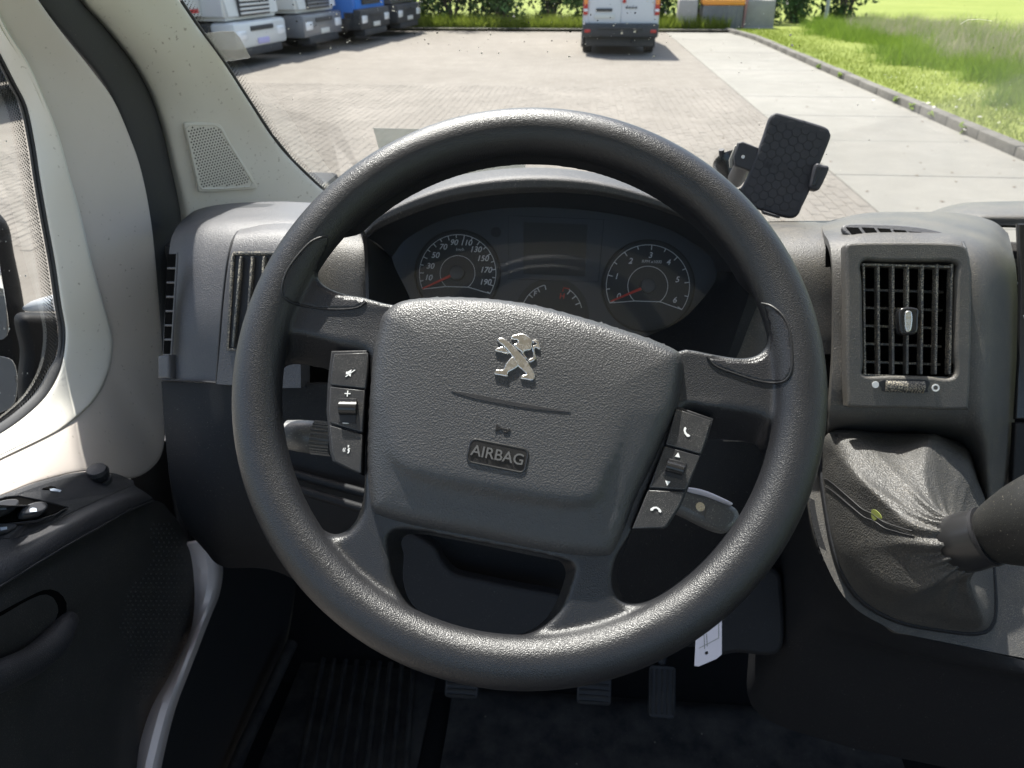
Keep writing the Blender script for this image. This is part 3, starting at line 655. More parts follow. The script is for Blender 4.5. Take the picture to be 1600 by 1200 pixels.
for P, G_ in (([(441, 455), (447, 428), (462, 405), (484, 380), (503, 371), (513, 371), (508, 390), (500, 405), (494, 424), (496, 441), (508, 452), (525, 460), (547, 467), (571, 470), (568, 474), (558, 479), (535, 482), (500, 481), (465, 475), (448, 467)],
               [(512, 370), (503, 370), (484, 379), (461, 404), (446, 428), (440, 455), (447, 468), (465, 476), (500, 482), (535, 483), (559, 480), (572, 471)]),
              ([(1196, 478), (1205, 479), (1221, 493), (1232, 514), (1236, 545), (1236, 575), (1228, 592), (1212, 597), (1185, 594), (1150, 583), (1119, 571), (1106, 561), (1130, 563), (1163, 567), (1186, 562), (1200, 552), (1205, 535), (1204, 513), (1200, 494)],
               [(1190, 474), (1205, 478), (1222, 492), (1233, 514), (1237, 545), (1237, 576), (1229, 593), (1212, 598), (1185, 595), (1150, 584), (1119, 572), (1105, 557)])):
    o = skin('thumb_pad', RB, P, M_PAD, wheel)
    gp = [hit(RB, p.x, p.y, .0004)[0] for p in resample([Vector((x, y, 0)) for x, y in G_], 50)]
    tube('pad_seam', [p for p in gp if p is not None], .0008, M_DARK, o, 6)

# ---- airbag cover as a domed, creased shell
AB = [(597, 485), (618, 468), (650, 460), (703, 457), (764, 460), (825, 468), (886, 483), (947, 501), (1008, 521), (1048, 537), (1066, 549), (1072, 570), (1069, 602), (1061, 643), (1044, 684), (1024, 732), (1004, 777), (987, 826), (968, 868), (951, 880), (906, 880), (845, 871), (744, 850), (642, 830), (589, 814), (573, 802), (568, 781), (566, 724), (571, 643), (577, 562), (585, 521), (590, 497)]
PANEL = [(600, 440), (600, 600), (606, 690), (618, 722), (640, 739), (683, 753), (784, 773), (866, 787), (912, 789), (936, 776), (950, 742), (971, 684), (990, 600), (1000, 440)]
ab = np.array([tuple(p)[:2] for p in resample([Vector((*WF.uv(x, y, .004), 0)) for x, y in AB], 240, True)])
pn = np.array([tuple(p)[:2] for p in resample([Vector((*WF.uv(x, y, .012), 0)) for x, y in PANEL], 200, True)])
st = .0021
gx, gy = np.meshgrid(np.arange(ab[:, 0].min(), ab[:, 0].max(), st), np.arange(ab[:, 1].min(), ab[:, 1].max(), st)); gp = np.stack([gx.ravel(), gy.ravel()], 1); gp += RNG.uniform(-.0003, .0003, gp.shape)
gp = gp[inside(gp, ab)]; gp = gp[dist(gp, ab) > .0012]
allp = np.concatenate([ab, gp]); nb = len(ab)
res = delaunay_2d_cdt([Vector(p) for p in allp], [(i, (i + 1) % nb) for i in range(nb)], [], 1, 1e-7)
vp = np.array([tuple(v) for v in res[0]]); tri = [tuple(f) for f in res[2]]
d = np.minimum(dist(vp, ab), .05); dp = dist(vp, pn) * np.where(inside(vp, pn), 1, -1)
vv = (vp[:, 1] - ab[:, 1].min()) / (ab[:, 1].max() - ab[:, 1].min())
hh = -.004 + .0185 * (1 - np.exp(-(d / .0042) ** 1.2)) + .004 * np.sin(np.clip(d / .05, 0, 1) * 1.57)
stp = 1 / (1 + np.exp(-dp / .0022)); low = np.clip(1 - vv / .55, 0, 1)
hh -= (1 - stp) * .0060 * np.clip(low * 1.5, 0, 1)
hh += -.002 * np.clip((.16 - vv) / .16, 0, 1) ** 1.2                     # bottom falls away
hh -= .003 * np.clip((vv - .8) / .2, 0, 1) ** 2
me = mesh([(p[0], p[1], h_) for p, h_ in zip(vp, hh)], tri); to_frame(me, WF); orient(me)
bag = thicken('airbag_cover', me, M_AIRBAG, wheel, .006, sharp=60)
def bag_h(u, v):
    i = ((vp - np.array([u, v])) ** 2).sum(1).argmin(); return float(hh[i])
# dark gap behind the airbag
# emblem: rearing lion in satin chrome, pieces traced at their place
def em(P): return [WF.uv(740 + x * .1, 500 + y * .1, .0155) for x, y in P]
EMB = [[(375, 345), (400, 312), (470, 310), (560, 370), (640, 440), (720, 520), (810, 620), (890, 740), (940, 830), (962, 910), (925, 968), (840, 955), (740, 935), (765, 885), (830, 872), (760, 800), (700, 745), (640, 640), (560, 530), (470, 430), (420, 390)],
       [(345, 492), (390, 462), (470, 448), (520, 490), (565, 535), (575, 556), (480, 542), (360, 516)],
       [(635, 612), (700, 745), (545, 850), (545, 908), (440, 892), (335, 870), (365, 803), (465, 800), (520, 700), (595, 615)],
       [(592, 285), (680, 248), (780, 240), (870, 288), (918, 345), (915, 420), (900, 488), (805, 512), (790, 545), (835, 640), (740, 512), (708, 492), (640, 425), (640, 395), (690, 385), (690, 340), (612, 330)],
       [(925, 345), (980, 332), (1030, 372), (1040, 488), (985, 462), (955, 475), (966, 560), (980, 630), (890, 690), (862, 642), (930, 605), (935, 560), (922, 500), (925, 430), (985, 400), (960, 370), (935, 400)]]
ms = [to_frame(plate2(em(P), (), .0022, .0006, n=70), WF, bag_h(*em(P)[0]) + .0008) for P in EMB]
o = link('lion_emblem', join_meshes(ms), M_CHROME, bag, None, 30); o['label'] = 'satin chrome rearing lion emblem'
# AIRBAG in a raised rounded frame, horn mark, mould slit
c = WF.uv(779, 714, .012); e1 = WF.uv(735, 704, .012); e2 = WF.uv(824, 722, .012); ang = math.atan2(e2[1] - e1[1], e2[0] - e1[0]); hb = bag_h(*c)
wd = math.hypot(e2[0] - e1[0], e2[1] - e1[1])
fm = tube_mesh([Vector((x, y, 0)) for x, y in rrect(c[0], c[1], wd, .0150, .0035, ang)], .0007, 8, True)
M_RELIEF = material('moulded_relief_black', (.016, .016, .017), .3)
link('lettering_frame', to_frame(fm, WF, hb + .0003), M_RELIEF, bag, None, 40)
M_LETTER = material('moulded_letter', (.10, .10, .10), .35)
text('airbag_lettering', 'AIRBAG', WF, c, .0099, M_LETTER, bag, ang, .0004, hb + .0011, 0, .0001, sx=1.0)
link('lettering_ground', to_frame(plate2(rrect(c[0], c[1], wd - .001, .0140, .003, ang), (), .0004, .0001, smooth=False), WF, hb + .0004), M_RELIEF, bag, None, 40)
hc = WF.uv(787, 673, .012); hh_ = bag_h(*hc)
def icon(P, cx, cy, sc, a, fr=WF, h=.02):
    ca, sa = math.cos(a), math.sin(a); return [(cx + (x * ca - y * sa) * sc, cy + (x * sa + y * ca) * sc) for x, y in P]
HORN = [(-11, 6), (-8, 3), (-2, 1.6), (8, 1.6), (11, 3), (11, -2), (6, -6), (1, -4), (1, -2.4), (5, -3), (7, -1), (-2, -1.4), (-8, -3), (-11, -6)]
link('horn_mark', to_frame(plate2(icon(HORN, hc[0], hc[1], .00042, ang), (), .0008, .0001, smooth=False), WF, hh_ + .0004), M_RELIEF, bag, None, 40)
sl_ = [(706, 613), (740, 617), (800, 629), (850, 638), (892, 646), (850, 643), (800, 636), (740, 624)]
link('mould_slit', to_frame(plate2([WF.uv(x, y, .0145) for x, y in sl_], (), .0006, .0001, n=60), WF, bag_h(*WF.uv(800, 632, .0145)) + .0002), M_DARK, bag, None, 40)

# ---- button pods
PB = .006
podL = [(522, 552), (577, 551), (576, 582), (571, 640), (568, 690), (566, 742), (546, 734), (523, 723), (519, 707), (516, 665), (514, 645), (516, 603), (519, 572)]
podR = [(1055, 637), (1112, 657), (1103, 689), (1093, 712), (1074, 762), (1062, 791), (1041, 824), (1035, 827), (986, 828), (1012, 764), (1039, 696)]
pl_ = plate('button_pod', WF, podL, M_DARK, wheel, thick=.014, bevel=.001, h=-.004, smooth=False); pl_['label'] = 'left pod of audio buttons'
pr_ = plate('button_pod', WF, podR, M_DARK, wheel, thick=.014, bevel=.001, h=-.004, smooth=False); pr_['label'] = 'right pod of phone buttons'
for pod, polys in ((pl_, [[(523, 554), (576, 552), (575, 582), (572, 608), (517, 602), (520, 572)], [(517, 605), (571, 611), (567, 676), (516, 661), (515, 645)], [(516, 665), (567, 680), (565, 740), (546, 732), (524, 721), (520, 707)]]),
                   (pr_, [[(1056, 639), (1110, 658), (1102, 688), (1094, 710), (1040, 695)], [(1038, 698), (1093, 713), (1073, 761), (1070, 766), (1014, 762)], [(1012, 766), (1069, 769), (1061, 790), (1040, 822), (1035, 825), (988, 826)]])):
    for P in polys: plate('button', WF, P, M_BTN, pod, thick=.004, bevel=.0007, h=.005, smooth=False)
def wheel_icon(P, px, py, sc, pod, name='icon', m=M_ICON, a=None, h=.0073):
    u, v = WF.uv(px, py, h); link(name, to_frame(plate2(icon(P, u, v, sc, ang if a is None else a), (), .0003, .00002, smooth=False), WF, h), m, pod, None, None)
q = .00042
wheel_icon([(-9, -3), (-5, -3), (2, -8), (2, 8), (-5, 3), (-9, 3)], 547, 583, q * .75, pl_, 'mute_icon', a=0)
wheel_icon([(-10, -8), (-8, -9), (11, 7), (9, 8)], 547, 583, q * .75, pl_, 'mute_slash', a=0)
wheel_icon([(-1, -6), (1, -6), (1, -1), (6, -1), (6, 1), (1, 1), (1, 6), (-1, 6), (-1, 1), (-6, 1), (-6, -1), (-1, -1)], 543, 615, q * .8, pl_, 'plus_mark', a=0)
wheel_icon([(-6, -1), (6, -1), (6, 1), (-6, 1)], 540, 661, q * .8, pl_, 'minus_mark', a=0)
wheel_icon([(0, 9), (3, 7), (1, 4), (6, 1), (3, 0), (5, -3), (3, -8), (0, -8), (2, -4), (0, -1), (2, 2), (0, 5)], 543, 702, q * .8, pl_, 'voice_icon', a=0)
for dx in (-4, -7): wheel_icon([(0, 4), (1.2, 4), (2.4, 0), (1.2, -4), (0, -4), (1, 0)], 543 + dx * .8, 703, q * .8, pl_, 'voice_icon', a=math.pi)
PH = [(-2, 9), (0, 10), (2, 6), (0.5, 4), (1, 0), (4, -4), (6, -4), (9, -7), (7, -9), (3, -9), (-2, -3), (-3.5, 4)]
wheel_icon(PH, 1071, 675, q * .8, pr_, 'answer_icon', a=0)
wheel_icon([(-9, -4), (-10, -1), (-6, 3), (0, 5), (6, 3), (10, -1), (9, -4), (5, -3), (4, 0), (0, 2), (-4, 0), (-5, -3)], 1025, 796, q * .85, pr_, 'hang_up_icon')
wheel_icon([(-5, -4), (5, -4), (0, 5)], 1059, 711, q * .8, pr_, 'up_mark'); wheel_icon([(-5, 4), (5, 4), (0, -5)], 1043, 755, q * .8, pr_, 'down_mark')
for pod, P, P2 in ((pl_, [(528, 623), (557, 623), (556, 662), (529, 660)], [(529, 625), (556, 625), (556, 648), (529, 647)]), (pr_, [(1044, 716), (1073, 724), (1066, 750), (1036, 742)], [(1045, 718), (1071, 725), (1066, 743), (1039, 735)])):
    plate('rocker_well', WF, P, M_DARK, pod, thick=.001, bevel=.0003, h=.0072, smooth=False)
    u = [WF.uv(x, y, .011) for x, y in P2]; a_, b_ = Vector((*u[0], 0)).lerp(Vector((*u[3], 0)), .5), Vector((*u[1], 0)).lerp(Vector((*u[2], 0)), .5)
    r_ = (Vector(u[0]) - Vector(u[3])).length * .5
    link('rocker', to_frame(tube_mesh([a_ + Vector((0, 0, .0075)), b_ + Vector((0, 0, .0075))], r_, 20), WF), M_GLOSSBLK, pod, None, 40)

# ================================================================== STEERING COLUMN with stalks, key
colm = thing('steering_column', WC - WN * .12, 'dark steering column shroud behind the wheel with two stalks', 'steering column')
def rr_section(o, w_, h_, r_, k=6): return [o + WF.u * x + WF.v * y for x, y in rrect(0, 0, w_, h_, r_, 0, k)]
secs = []
for h, w_, hh2, dv in ((-.035, .10, .085, -.022), (-.06, .115, .095, -.026), (-.13, .13, .105, -.03), (-.20, .14, .11, -.035), (-.24, .14, .11, -.037)):
    secs.append(rr_section(WC + WN * h + WF.v * dv, w_, hh2, .035))
me = gridmesh(secs, True); bm = bmesh.new(); bm.from_mesh(me); bmesh.ops.recalc_face_normals(bm, faces=bm.faces); bm.to_mesh(me); bm.free()
link('shroud', me, M_DASHLOW, colm, None, 40)
M_STALK = material('stalk_plastic', (.13, .13, .13), .38, dust=(900, .6, .7, (.4, .38, .34)))
s0 = WF.px(446, 679, -.045); s1 = WF.px(490, 683, -.045); s2 = WF.px(640, 700, -.05)
st1 = tube('light_stalk', [s0, s0.lerp(s1, .04), s0.lerp(s1, .5), s1, s1.lerp(s2, .05), s2], [.0085, .0108, .0118, .0122, .009, .0085], M_STALK, colm, 24)
rm = [tube_mesh([s1, s1.lerp(s2, .2)], .0118, 24)]
ax = (s2 - s1).normalized(); e_ = Vector((0, 0, 1)); e_ = (e_ - ax * e_.dot(ax)).normalized(); f2_ = ax.cross(e_)
for k in range(26):
    a = 2 * math.pi * k / 26; dd = e_ * math.cos(a) + f2_ * math.sin(a); rm.append(tube_mesh([s1 + dd * .0118, s1.lerp(s2, .2) + dd * .0118], .0010, 6))
link('ribbed_ring', join_meshes(rm), M_STALK, st1, None, 40)
SR = Frame(WF.px(1110, 797, -.05), WN + Vector((.1, 0, .1)))
st2 = plate('wiper_stalk', SR, [(1040, 752), (1068, 764), (1100, 775), (1135, 789), (1148, 798), (1152, 812), (1144, 826), (1130, 833), (1105, 826), (1058, 803), (1030, 795)], M_STALK, colm, thick=.018, bevel=.005, n=80)
plate('stalk_top_strip', SR, [(1072, 763), (1100, 768), (1138, 785), (1141, 790), (1134, 790), (1100, 777), (1072, 770)], M_TAG, st2, thick=.012, bevel=.002, h=.004)
u = SR.uv(1094, 792, .01); link('stalk_button', to_frame(tube_mesh([(u[0], u[1], .006), (u[0], u[1], .0105)], .0032, 16), SR), M_CHROME, st2, None, 40)
plate('stalk_end_face', SR, [(1108, 790), (1134, 800), (1140, 810), (1134, 822), (1122, 824), (1102, 812)], M_STALK, st2, thick=.001, bevel=.0003, h=.0093)
# ignition key tag
KF = Frame(pY(1107, 1008, .60), (-.25, -.85, .35))
kt = thing('key_tag', KF.o, 'pale lilac plastic key tag hanging below the wheel rim', 'key tag')
plate('tag_body', KF, [(1087, 998), (1128, 962), (1128, 1022), (1120, 1029), (1092, 1041), (1085, 1040), (1086, 1018)], M_TAG, kt, [[(1102, 1018), (1106, 1017), (1107, 1021), (1104, 1023), (1101, 1022)]], .002, .0005, smooth=False)
for a, b in (((1100, 992), (1101, 1014)), ((1104, 990), (1105, 1010)), ((1092, 1013), (1123, 997)), ((1123, 972), (1123, 997))):
    tube('printed_line', [KF.px(*a, .0012), KF.px(*b, .0012)], .0003, M_PRINT, kt, 4)
tube('key_ring', [KF.px(1108, 975, -.004), KF.px(1112, 945, -.01), KF.px(1118, 920, -.02)], .0015, M_METAL, kt, 8)

# ================================================================== DASHBOARD
N0 = Vector((0, -math.cos(PITCH), math.sin(PITCH)))
def pN(x, y, D):
    """on the plane parallel to the dash face, D metres in front of the driver's eye"""
    r = ray(x, y); return O3 + r * (D / -r.dot(N0))
def DF(x, y, D, n=None): return Frame(pN(x, y, D), n if n is not None else N0)
def proj(p):
    d = p - O3; z = d.dot(_fw); return 800 + FPX * d.dot(_rt) / z, 600 - FPX * d.dot(_up) / z
def rowsN(rows): return [[pN(*p) for p in r] for r in rows]
dash = thing('dashboard', (.25, 1.0, 1.55), 'dusty dark grey plastic dashboard under the windscreen', 'dashboard')
sheet('side_pod', rowsN([[(283, 345, 1.0), (310, 327, 1.0), (360, 318, 1.0), (430, 315, 1.0), (470, 316, 1.0), (488, 317, 1.0)],
    [(272, 362, .90), (303, 345, .90), (350, 334, .90), (430, 330, .90), (470, 332, .90), (488, 334, .9)],
    [(265, 388, .85), (295, 370, .838), (345, 362, .833), (430, 360, .833), (470, 361, .835), (488, 363, .84)],
    [(258, 480, .825), (290, 475, .812), (340, 470, .81), (430, 470, .81), (470, 470, .815), (484, 470, .83)],
    [(253, 592, .83), (285, 593, .812), (340, 597, .81), (430, 600, .81), (470, 600, .815), (484, 600, .83)]]), M_DASH, dash, 60, 60, .012)
# left vent housing (raised), top demister slots, side demister, main vent
sheet('vent_housing', rowsN([[(398, 346, .90), (420, 342, .90), (450, 340, .90), (478, 341, .90)],
    [(376, 358, .835), (410, 353, .835), (445, 352, .835), (476, 354, .835)],
    [(363, 385, .806), (400, 384, .806), (440, 384, .806), (474, 386, .806)],
    [(350, 480, .798), (390, 480, .798), (430, 480, .798), (470, 480, .798)],
    [(338, 600, .798), (380, 603, .798), (430, 606, .798), (470, 606, .798)]]), M_DASH, dash, 50, 50, .02)
tube('panel_groove', [pN(*p) for p in resample([Vector((398, 346, .898)), Vector((372, 362, .832)), Vector((358, 395, .804)), Vector((347, 480, .80)), Vector((338, 600, .80))], 30)], .0012, M_DARK, dash, 6)
f = DF(385, 360, .836, (0, -.3, .95))
for k in range(3):
    x = 410 + k * 18; plate('demister_slot', f, [(x, 352), (x + 13, 351), (x + 5, 357), (x - 9, 358)], M_DARK, dash, thick=.003, bevel=.0003, h=.0005, smooth=False)
lv = DF(400, 470, .797)
vl = plate('air_vent', lv, [(368, 398), (470, 398), (470, 545), (357, 545)], M_DARK, dash, thick=.004, bevel=.0008, smooth=False); vl['label'] = 'left air vent half hidden behind the rim'
tube('vent_rim', [lv.px(*p, .003) for p in ((470, 396), (366, 396), (364, 402), (356, 546), (470, 548))], .002, M_VANE, vl, 8)
for x0, x1 in ((378, 366), (396, 386), (414, 406), (432, 426)):
    link('vane', framebox(Frame(lv.px((x0 + x1) / 2, 472, .004), lv.n, lv.px(x0, 404, 0) - lv.px(x1, 543, 0)), -.048, .048, -.0012, .0012, -.003, .004, .0005), M_VANE, vl)
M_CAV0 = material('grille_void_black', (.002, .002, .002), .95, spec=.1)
# side demister grille against the door
sd = Frame(pN(268, 475, .82), (-.25, -.85, .45))
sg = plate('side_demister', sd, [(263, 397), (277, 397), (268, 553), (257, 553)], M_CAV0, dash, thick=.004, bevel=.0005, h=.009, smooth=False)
for k in range(6):
    f_ = (k + 1) / 7; xa, xb, y = 263 - 6 * f_, 277 - 9 * f_, 397 + 156 * f_
    tube('slat', [sd.px(xa, y, .0115), sd.px(xb, y, .0115)], .0012, M_DASH, sg, 6)
tube('grille_frame', [sd.px(*p, .0115) for p in ((277, 395), (277, 400), (268, 555))], .0012, M_DASH, sg, 6)
plate('pod_step', sd, [(252, 556), (270, 554), (271, 592), (252, 592)], M_DASH, dash, thick=.012, bevel=.003, h=.006, smooth=False)
tube('panel_groove', [pN(254, 594, .81), pN(300, 595, .807), pN(338, 598, .80)], .0013, M_DARK, dash, 6)
# dash body left and right of the instruments
sheet('dash_body', rowsN([[(470, 343, .98), (520, 344, .98), (560, 345, .98), (578, 346, .98)], [(470, 356, .90), (520, 354, .90), (560, 356, .90), (578, 358, .9)],
    [(470, 395, .848), (520, 385, .845), (560, 385, .845), (579, 385, .85)], [(470, 470, .835), (520, 470, .835), (560, 470, .835), (581, 470, .84)], [(470, 570, .84), (520, 570, .84), (560, 570, .84), (583, 570, .84)]]), M_DASHD, dash, 40, 40, .01)
sheet('dash_body', rowsN([[(1172, 350, .97), (1185, 349, .97), (1200, 346, .97), (1300, 345, .96)], [(1172, 366, .88), (1185, 363, .88), (1200, 360, .88), (1300, 360, .87)],
    [(1170, 410, .835), (1184, 405, .835), (1200, 400, .832), (1300, 398, .83)], [(1150, 490, .83), (1175, 490, .827), (1200, 488, .825), (1300, 486, .825)],
    [(1110, 590, .84), (1150, 590, .835), (1200, 590, .83), (1300, 590, .83)], [(1090, 690, .88), (1140, 690, .86), (1200, 690, .86), (1300, 690, .86)]]), M_DASHD, dash, 60, 60, .01)
# top of the dash sloping down to the glass
sheet('dash_top', [[Vector((x, y, z)) for x in (-.42, -.2, .2, .7, 1.4)] for k, (y, z) in enumerate(((.99, 1.69), (1.06, 1.66), (1.18, 1.60), (1.36, 1.55)))], M_DASHD, dash, 30, 16, .01, towards=(0, 1, 4))
# instrument hood
sheet('instrument_hood', rowsN([[(556, 362, .97), (600, 328, .97), (700, 288, .97), (820, 270, .97), (940, 279, .97), (1060, 316, .97), (1150, 367, .97), (1200, 425, .97)],
    [(566, 352, .80), (600, 318, .80), (700, 278, .80), (820, 262, .80), (940, 272, .80), (1060, 309, .80), (1150, 360, .80), (1200, 420, .80)],
    [(569, 357, .752), (600, 327, .745), (700, 288, .742), (820, 272, .74), (940, 281, .742), (1060, 318, .745), (1146, 370, .75), (1192, 424, .76)],
    [(571, 364, .745), (601, 340, .738), (700, 304, .735), (820, 290, .733), (940, 297, .735), (1060, 331, .738), (1140, 381, .742), (1184, 428, .752)],
    [(573, 370, .752), (603, 351, .745), (700, 316, .742), (820, 301, .74), (940, 306, .742), (1060, 339, .745), (1135, 388, .75), (1177, 430, .76)]]), M_HOOD, dash, 80, 40, .006)
sheet('hood_underside', rowsN([[(574, 371, .756), (604, 352, .75), (700, 317, .747), (820, 302, .745), (940, 307, .747), (1060, 340, .75), (1134, 389, .755), (1176, 431, .764)],
    [(594, 384, .80), (622, 360, .80), (700, 328, .80), (820, 313, .80), (940, 318, .80), (1055, 349, .80), (1122, 392, .805), (1150, 426, .81)],
    [(612, 402, .862), (640, 370, .865), (712, 337, .87), (820, 324, .87), (940, 331, .87), (1040, 356, .87), (1105, 396, .87), (1120, 424, .862)]]), M_DARK, dash, 80, 24, .003, towards=pN(850, 700, .6))
sheet('cluster_cheek', rowsN([[(612, 401, .862), (618, 420, .866), (634, 452, .866), (650, 490, .866)], [(592, 385, .83), (597, 420, .83), (603, 455, .83), (610, 495, .83)], [(573, 369, .75), (575, 410, .79), (576, 450, .80), (577, 500, .80)]]), M_DARK, dash, 24, 24, .004)
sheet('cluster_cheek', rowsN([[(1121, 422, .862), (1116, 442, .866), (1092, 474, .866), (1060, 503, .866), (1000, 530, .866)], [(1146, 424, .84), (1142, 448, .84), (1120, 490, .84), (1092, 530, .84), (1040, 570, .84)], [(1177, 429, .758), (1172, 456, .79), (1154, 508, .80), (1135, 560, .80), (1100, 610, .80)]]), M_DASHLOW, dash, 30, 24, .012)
# centre stack with the big right-hand vent
sheet('centre_stack', rowsN([[(1283, 348, .95), (1353, 333, .96), (1433, 331, .96), (1500, 333, .96), (1550, 345, .95), (1575, 364, .94)],
    [(1286, 362, .85), (1353, 350, .86), (1433, 349, .86), (1500, 354, .86), (1548, 368, .855), (1582, 392, .87)],
    [(1299, 398, .80), (1353, 392, .795), (1433, 392, .795), (1500, 396, .79), (1548, 412, .795), (1589, 436, .85)],
    [(1302, 530, .79), (1353, 530, .787), (1433, 530, .787), (1500, 535, .78), (1550, 540, .785), (1590, 545, .85)],
    [(1297, 640, .79), (1353, 642, .79), (1433, 644, .79), (1500, 648, .785), (1548, 655, .785), (1585, 665, .85)],
    [(1294, 672, .83), (1353, 672, .83), (1433, 674, .83), (1500, 684, .825), (1545, 730, .80), (1580, 745, .85)],
    [(1294, 692, .87), (1353, 692, .87), (1433, 694, .87), (1502, 702, .86), (1545, 800, .82), (1575, 815, .86)]]), M_DASHD, dash, 90, 110, .008, cut=(1341, 408, 1491, 590))
VFr = DF(1415, 490, .776)
vr = plate('air_vent', VFr, [(1317, 386), (1330, 381), (1400, 380), (1470, 381), (1499, 385), (1508, 398), (1512, 433), (1512, 533), (1508, 630), (1500, 640), (1415, 638), (1330, 636), (1320, 625), (1318, 540), (1318, 450), (1317, 400)], M_DASHD, dash,
    [[(1343, 411), (1380, 410), (1440, 410), (1488, 412), (1489, 440), (1487, 540), (1485, 588), (1440, 588), (1390, 587), (1346, 586), (1345, 560), (1343, 450)]], .016, .003, n=140)
vr['label'] = 'right air vent with dusty vanes and a chrome tab'
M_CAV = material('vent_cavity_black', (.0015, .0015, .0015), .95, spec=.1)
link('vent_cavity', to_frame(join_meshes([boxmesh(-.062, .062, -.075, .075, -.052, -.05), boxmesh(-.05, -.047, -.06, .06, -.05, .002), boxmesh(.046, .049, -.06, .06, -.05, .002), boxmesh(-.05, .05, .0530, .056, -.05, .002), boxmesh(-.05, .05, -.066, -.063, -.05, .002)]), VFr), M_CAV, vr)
for i in range(5):                                                     # rear horizontal blades
    y = 453 + i * 28; p0, p1 = VFr.uv(1345, y, -.028), VFr.uv(1487, y, -.028)
    link('rear_blade', framebox(VFr, p0[0], p1[0], p0[1] - .0012, p0[1] + .0012, -.030, -.024, .0005), M_VANE, vr)
for i in range(7):
    xt, xb = 1348 + i * 23.0, 1350 + i * 22.0
    a = VFr.uv(xt, 413, 0); b_ = VFr.uv(xb, 585, 0); a = Vector((*a, 0)); b_ = Vector((*b_, 0)); dv = (b_ - a).normalized(); sv = Vector((-dv.y, dv.x, 0)) * .0011
    vt = [a - sv, a + sv, b_ + sv, b_ - sv]; V = [p + Vector((0, 0, h)) for h in (-.006, .003) for p in vt]
    me = mesh(V, [(0, 1, 2, 3), (7, 6, 5, 4), (0, 4, 5, 1), (1, 5, 6, 2), (2, 6, 7, 3), (3, 7, 4, 0)]); bm = bmesh.new(); bm.from_mesh(me); bmesh.ops.recalc_face_normals(bm, faces=bm.faces); bmesh.ops.bevel(bm, geom=list(bm.edges), offset=.0005, segments=1, affect='EDGES'); bm.to_mesh(me); bm.free()
    link('vane', to_frame(me, VFr), M_VANE, vr)
for y in (413.5, 585.5):
    p0, p1 = VFr.uv(1344, y, 0), VFr.uv(1488, y + 1, 0); link('vent_rim', framebox(VFr, p0[0], p1[0], p0[1] - .001, p0[1] + .001, -.012, .003, .0004), M_VANE, vr)
kb = plate('vent_tab', VFr, [(1403, 484), (1430, 483), (1431, 500), (1430, 518), (1424, 523), (1407, 523), (1402, 515)], M_GLOSSBLK, vr, thick=.012, bevel=.002, h=.008)
plate('tab_inlay', VFr, [(1414, 488), (1423, 487), (1425, 500), (1422, 517), (1415, 518), (1413, 505)], M_CHROME, kb, thick=.003, bevel=.001, h=.0145)
plate('thumbwheel_slot', VFr, [(1378, 594), (1447, 594), (1449, 608), (1445, 613), (1384, 612), (1378, 606)], M_DARK, vr, thick=.001, bevel=.0003, h=.0083)
p0, p1 = VFr.uv(1383, 603, .008), VFr.uv(1444, 604, .008)
tw = link('thumbwheel', to_frame(tube_mesh([(p0[0], p0[1], .006), (p1[0], p1[1], .006)], .0058, 16), VFr), M_VANE, vr)
tm_ = []
for k in range(14):
    u_ = p0[0] + (p1[0] - p0[0]) * (k + .5) / 14; tm_.append(to_frame(tube_mesh([(u_ - .0004, p0[1], .006), (u_ + .0004, p0[1], .006)], .0063, 16), VFr))
link('thumbwheel_ridge', join_meshes(tm_), M_VANE, tw, 'stuff')
c = VFr.uv(1368, 601, .0085); link('closed_mark', to_frame(plate2(rrect(*c, .0066, .0066, .0033), (), .0004, .0001, smooth=False), VFr, .0084), M_ICON, vr)
c = VFr.uv(1462, 606, .0085); link('open_mark', to_frame(plate2(rrect(*c, .0074, .0074, .0037), [rrect(*c, .0044, .0044, .0022)], .0004, .0001, smooth=False), VFr, .0084), M_ICON, vr)
# demister slots on top of the vent pod
TS = Frame(pN(1400, 362, .83), (0, -.62, .78))
ts = plate('demister_grille', TS, [(1317, 354), (1380, 353), (1440, 358), (1480, 368), (1484, 373), (1400, 375), (1334, 374)], M_DASH, dash, thick=.006, bevel=.0015, h=.004, n=80)
for k in range(6):
    x, xb, yb = 1322 + k * 24.5, 1337 + k * 23.5, 373; x2 = min(x + 19, 1460); yt = 355 + k * k * .42
    plate('slot', TS, [(x, yt), (x2, yt + .6 + .2 * k), (xb + 17, yb), (xb, yb)], M_CAV, ts, thick=.0006, bevel=.0001, h=.0073, smooth=False)
tube('panel_groove', [pN(*p) for p in resample([Vector((1493, 364, .845)), Vector((1508, 388, .79)), Vector((1514, 433, .781)), Vector((1514, 533, .778)), Vector((1509, 635, .781))], 30)], .0015, M_DARK, dash, 6)
# hump on top at the right, radio panel
sheet('dash_hump', rowsN([[(1448, 334, 1.10), (1490, 320, 1.12), (1545, 315, 1.12), (1720, 313, 1.12)], [(1452, 336, 1.03), (1500, 323, 1.03), (1555, 318, 1.03), (1720, 317, 1.03)], [(1470, 342, .99), (1520, 336, .975), (1570, 334, .97), (1720, 332, .96)], [(1480, 352, .98), (1530, 350, .97), (1572, 352, .965), (1720, 352, .95)]]), M_DASHD, dash, 40, 24, .008)
rp = plate('radio_panel', DF(1660, 500, .83), [(1588, 350), (1800, 350), (1800, 655), (1584, 655), (1590, 560), (1592, 440)], M_GLOSSBLK, dash, thick=.006, bevel=.002, smooth=False)
fr_ = DF(1597, 495, .83); text('radio_print', 'v', fr_, (0.001, 0), .009, M_ICON, rp, 0, .0001, .0034)
plate('lower_stack_panel', DF(1660, 700, .832), [(1583, 660), (1800, 660), (1800, 790), (1576, 790)], M_DASHLOW, dash, thick=.008, bevel=.002, smooth=False)
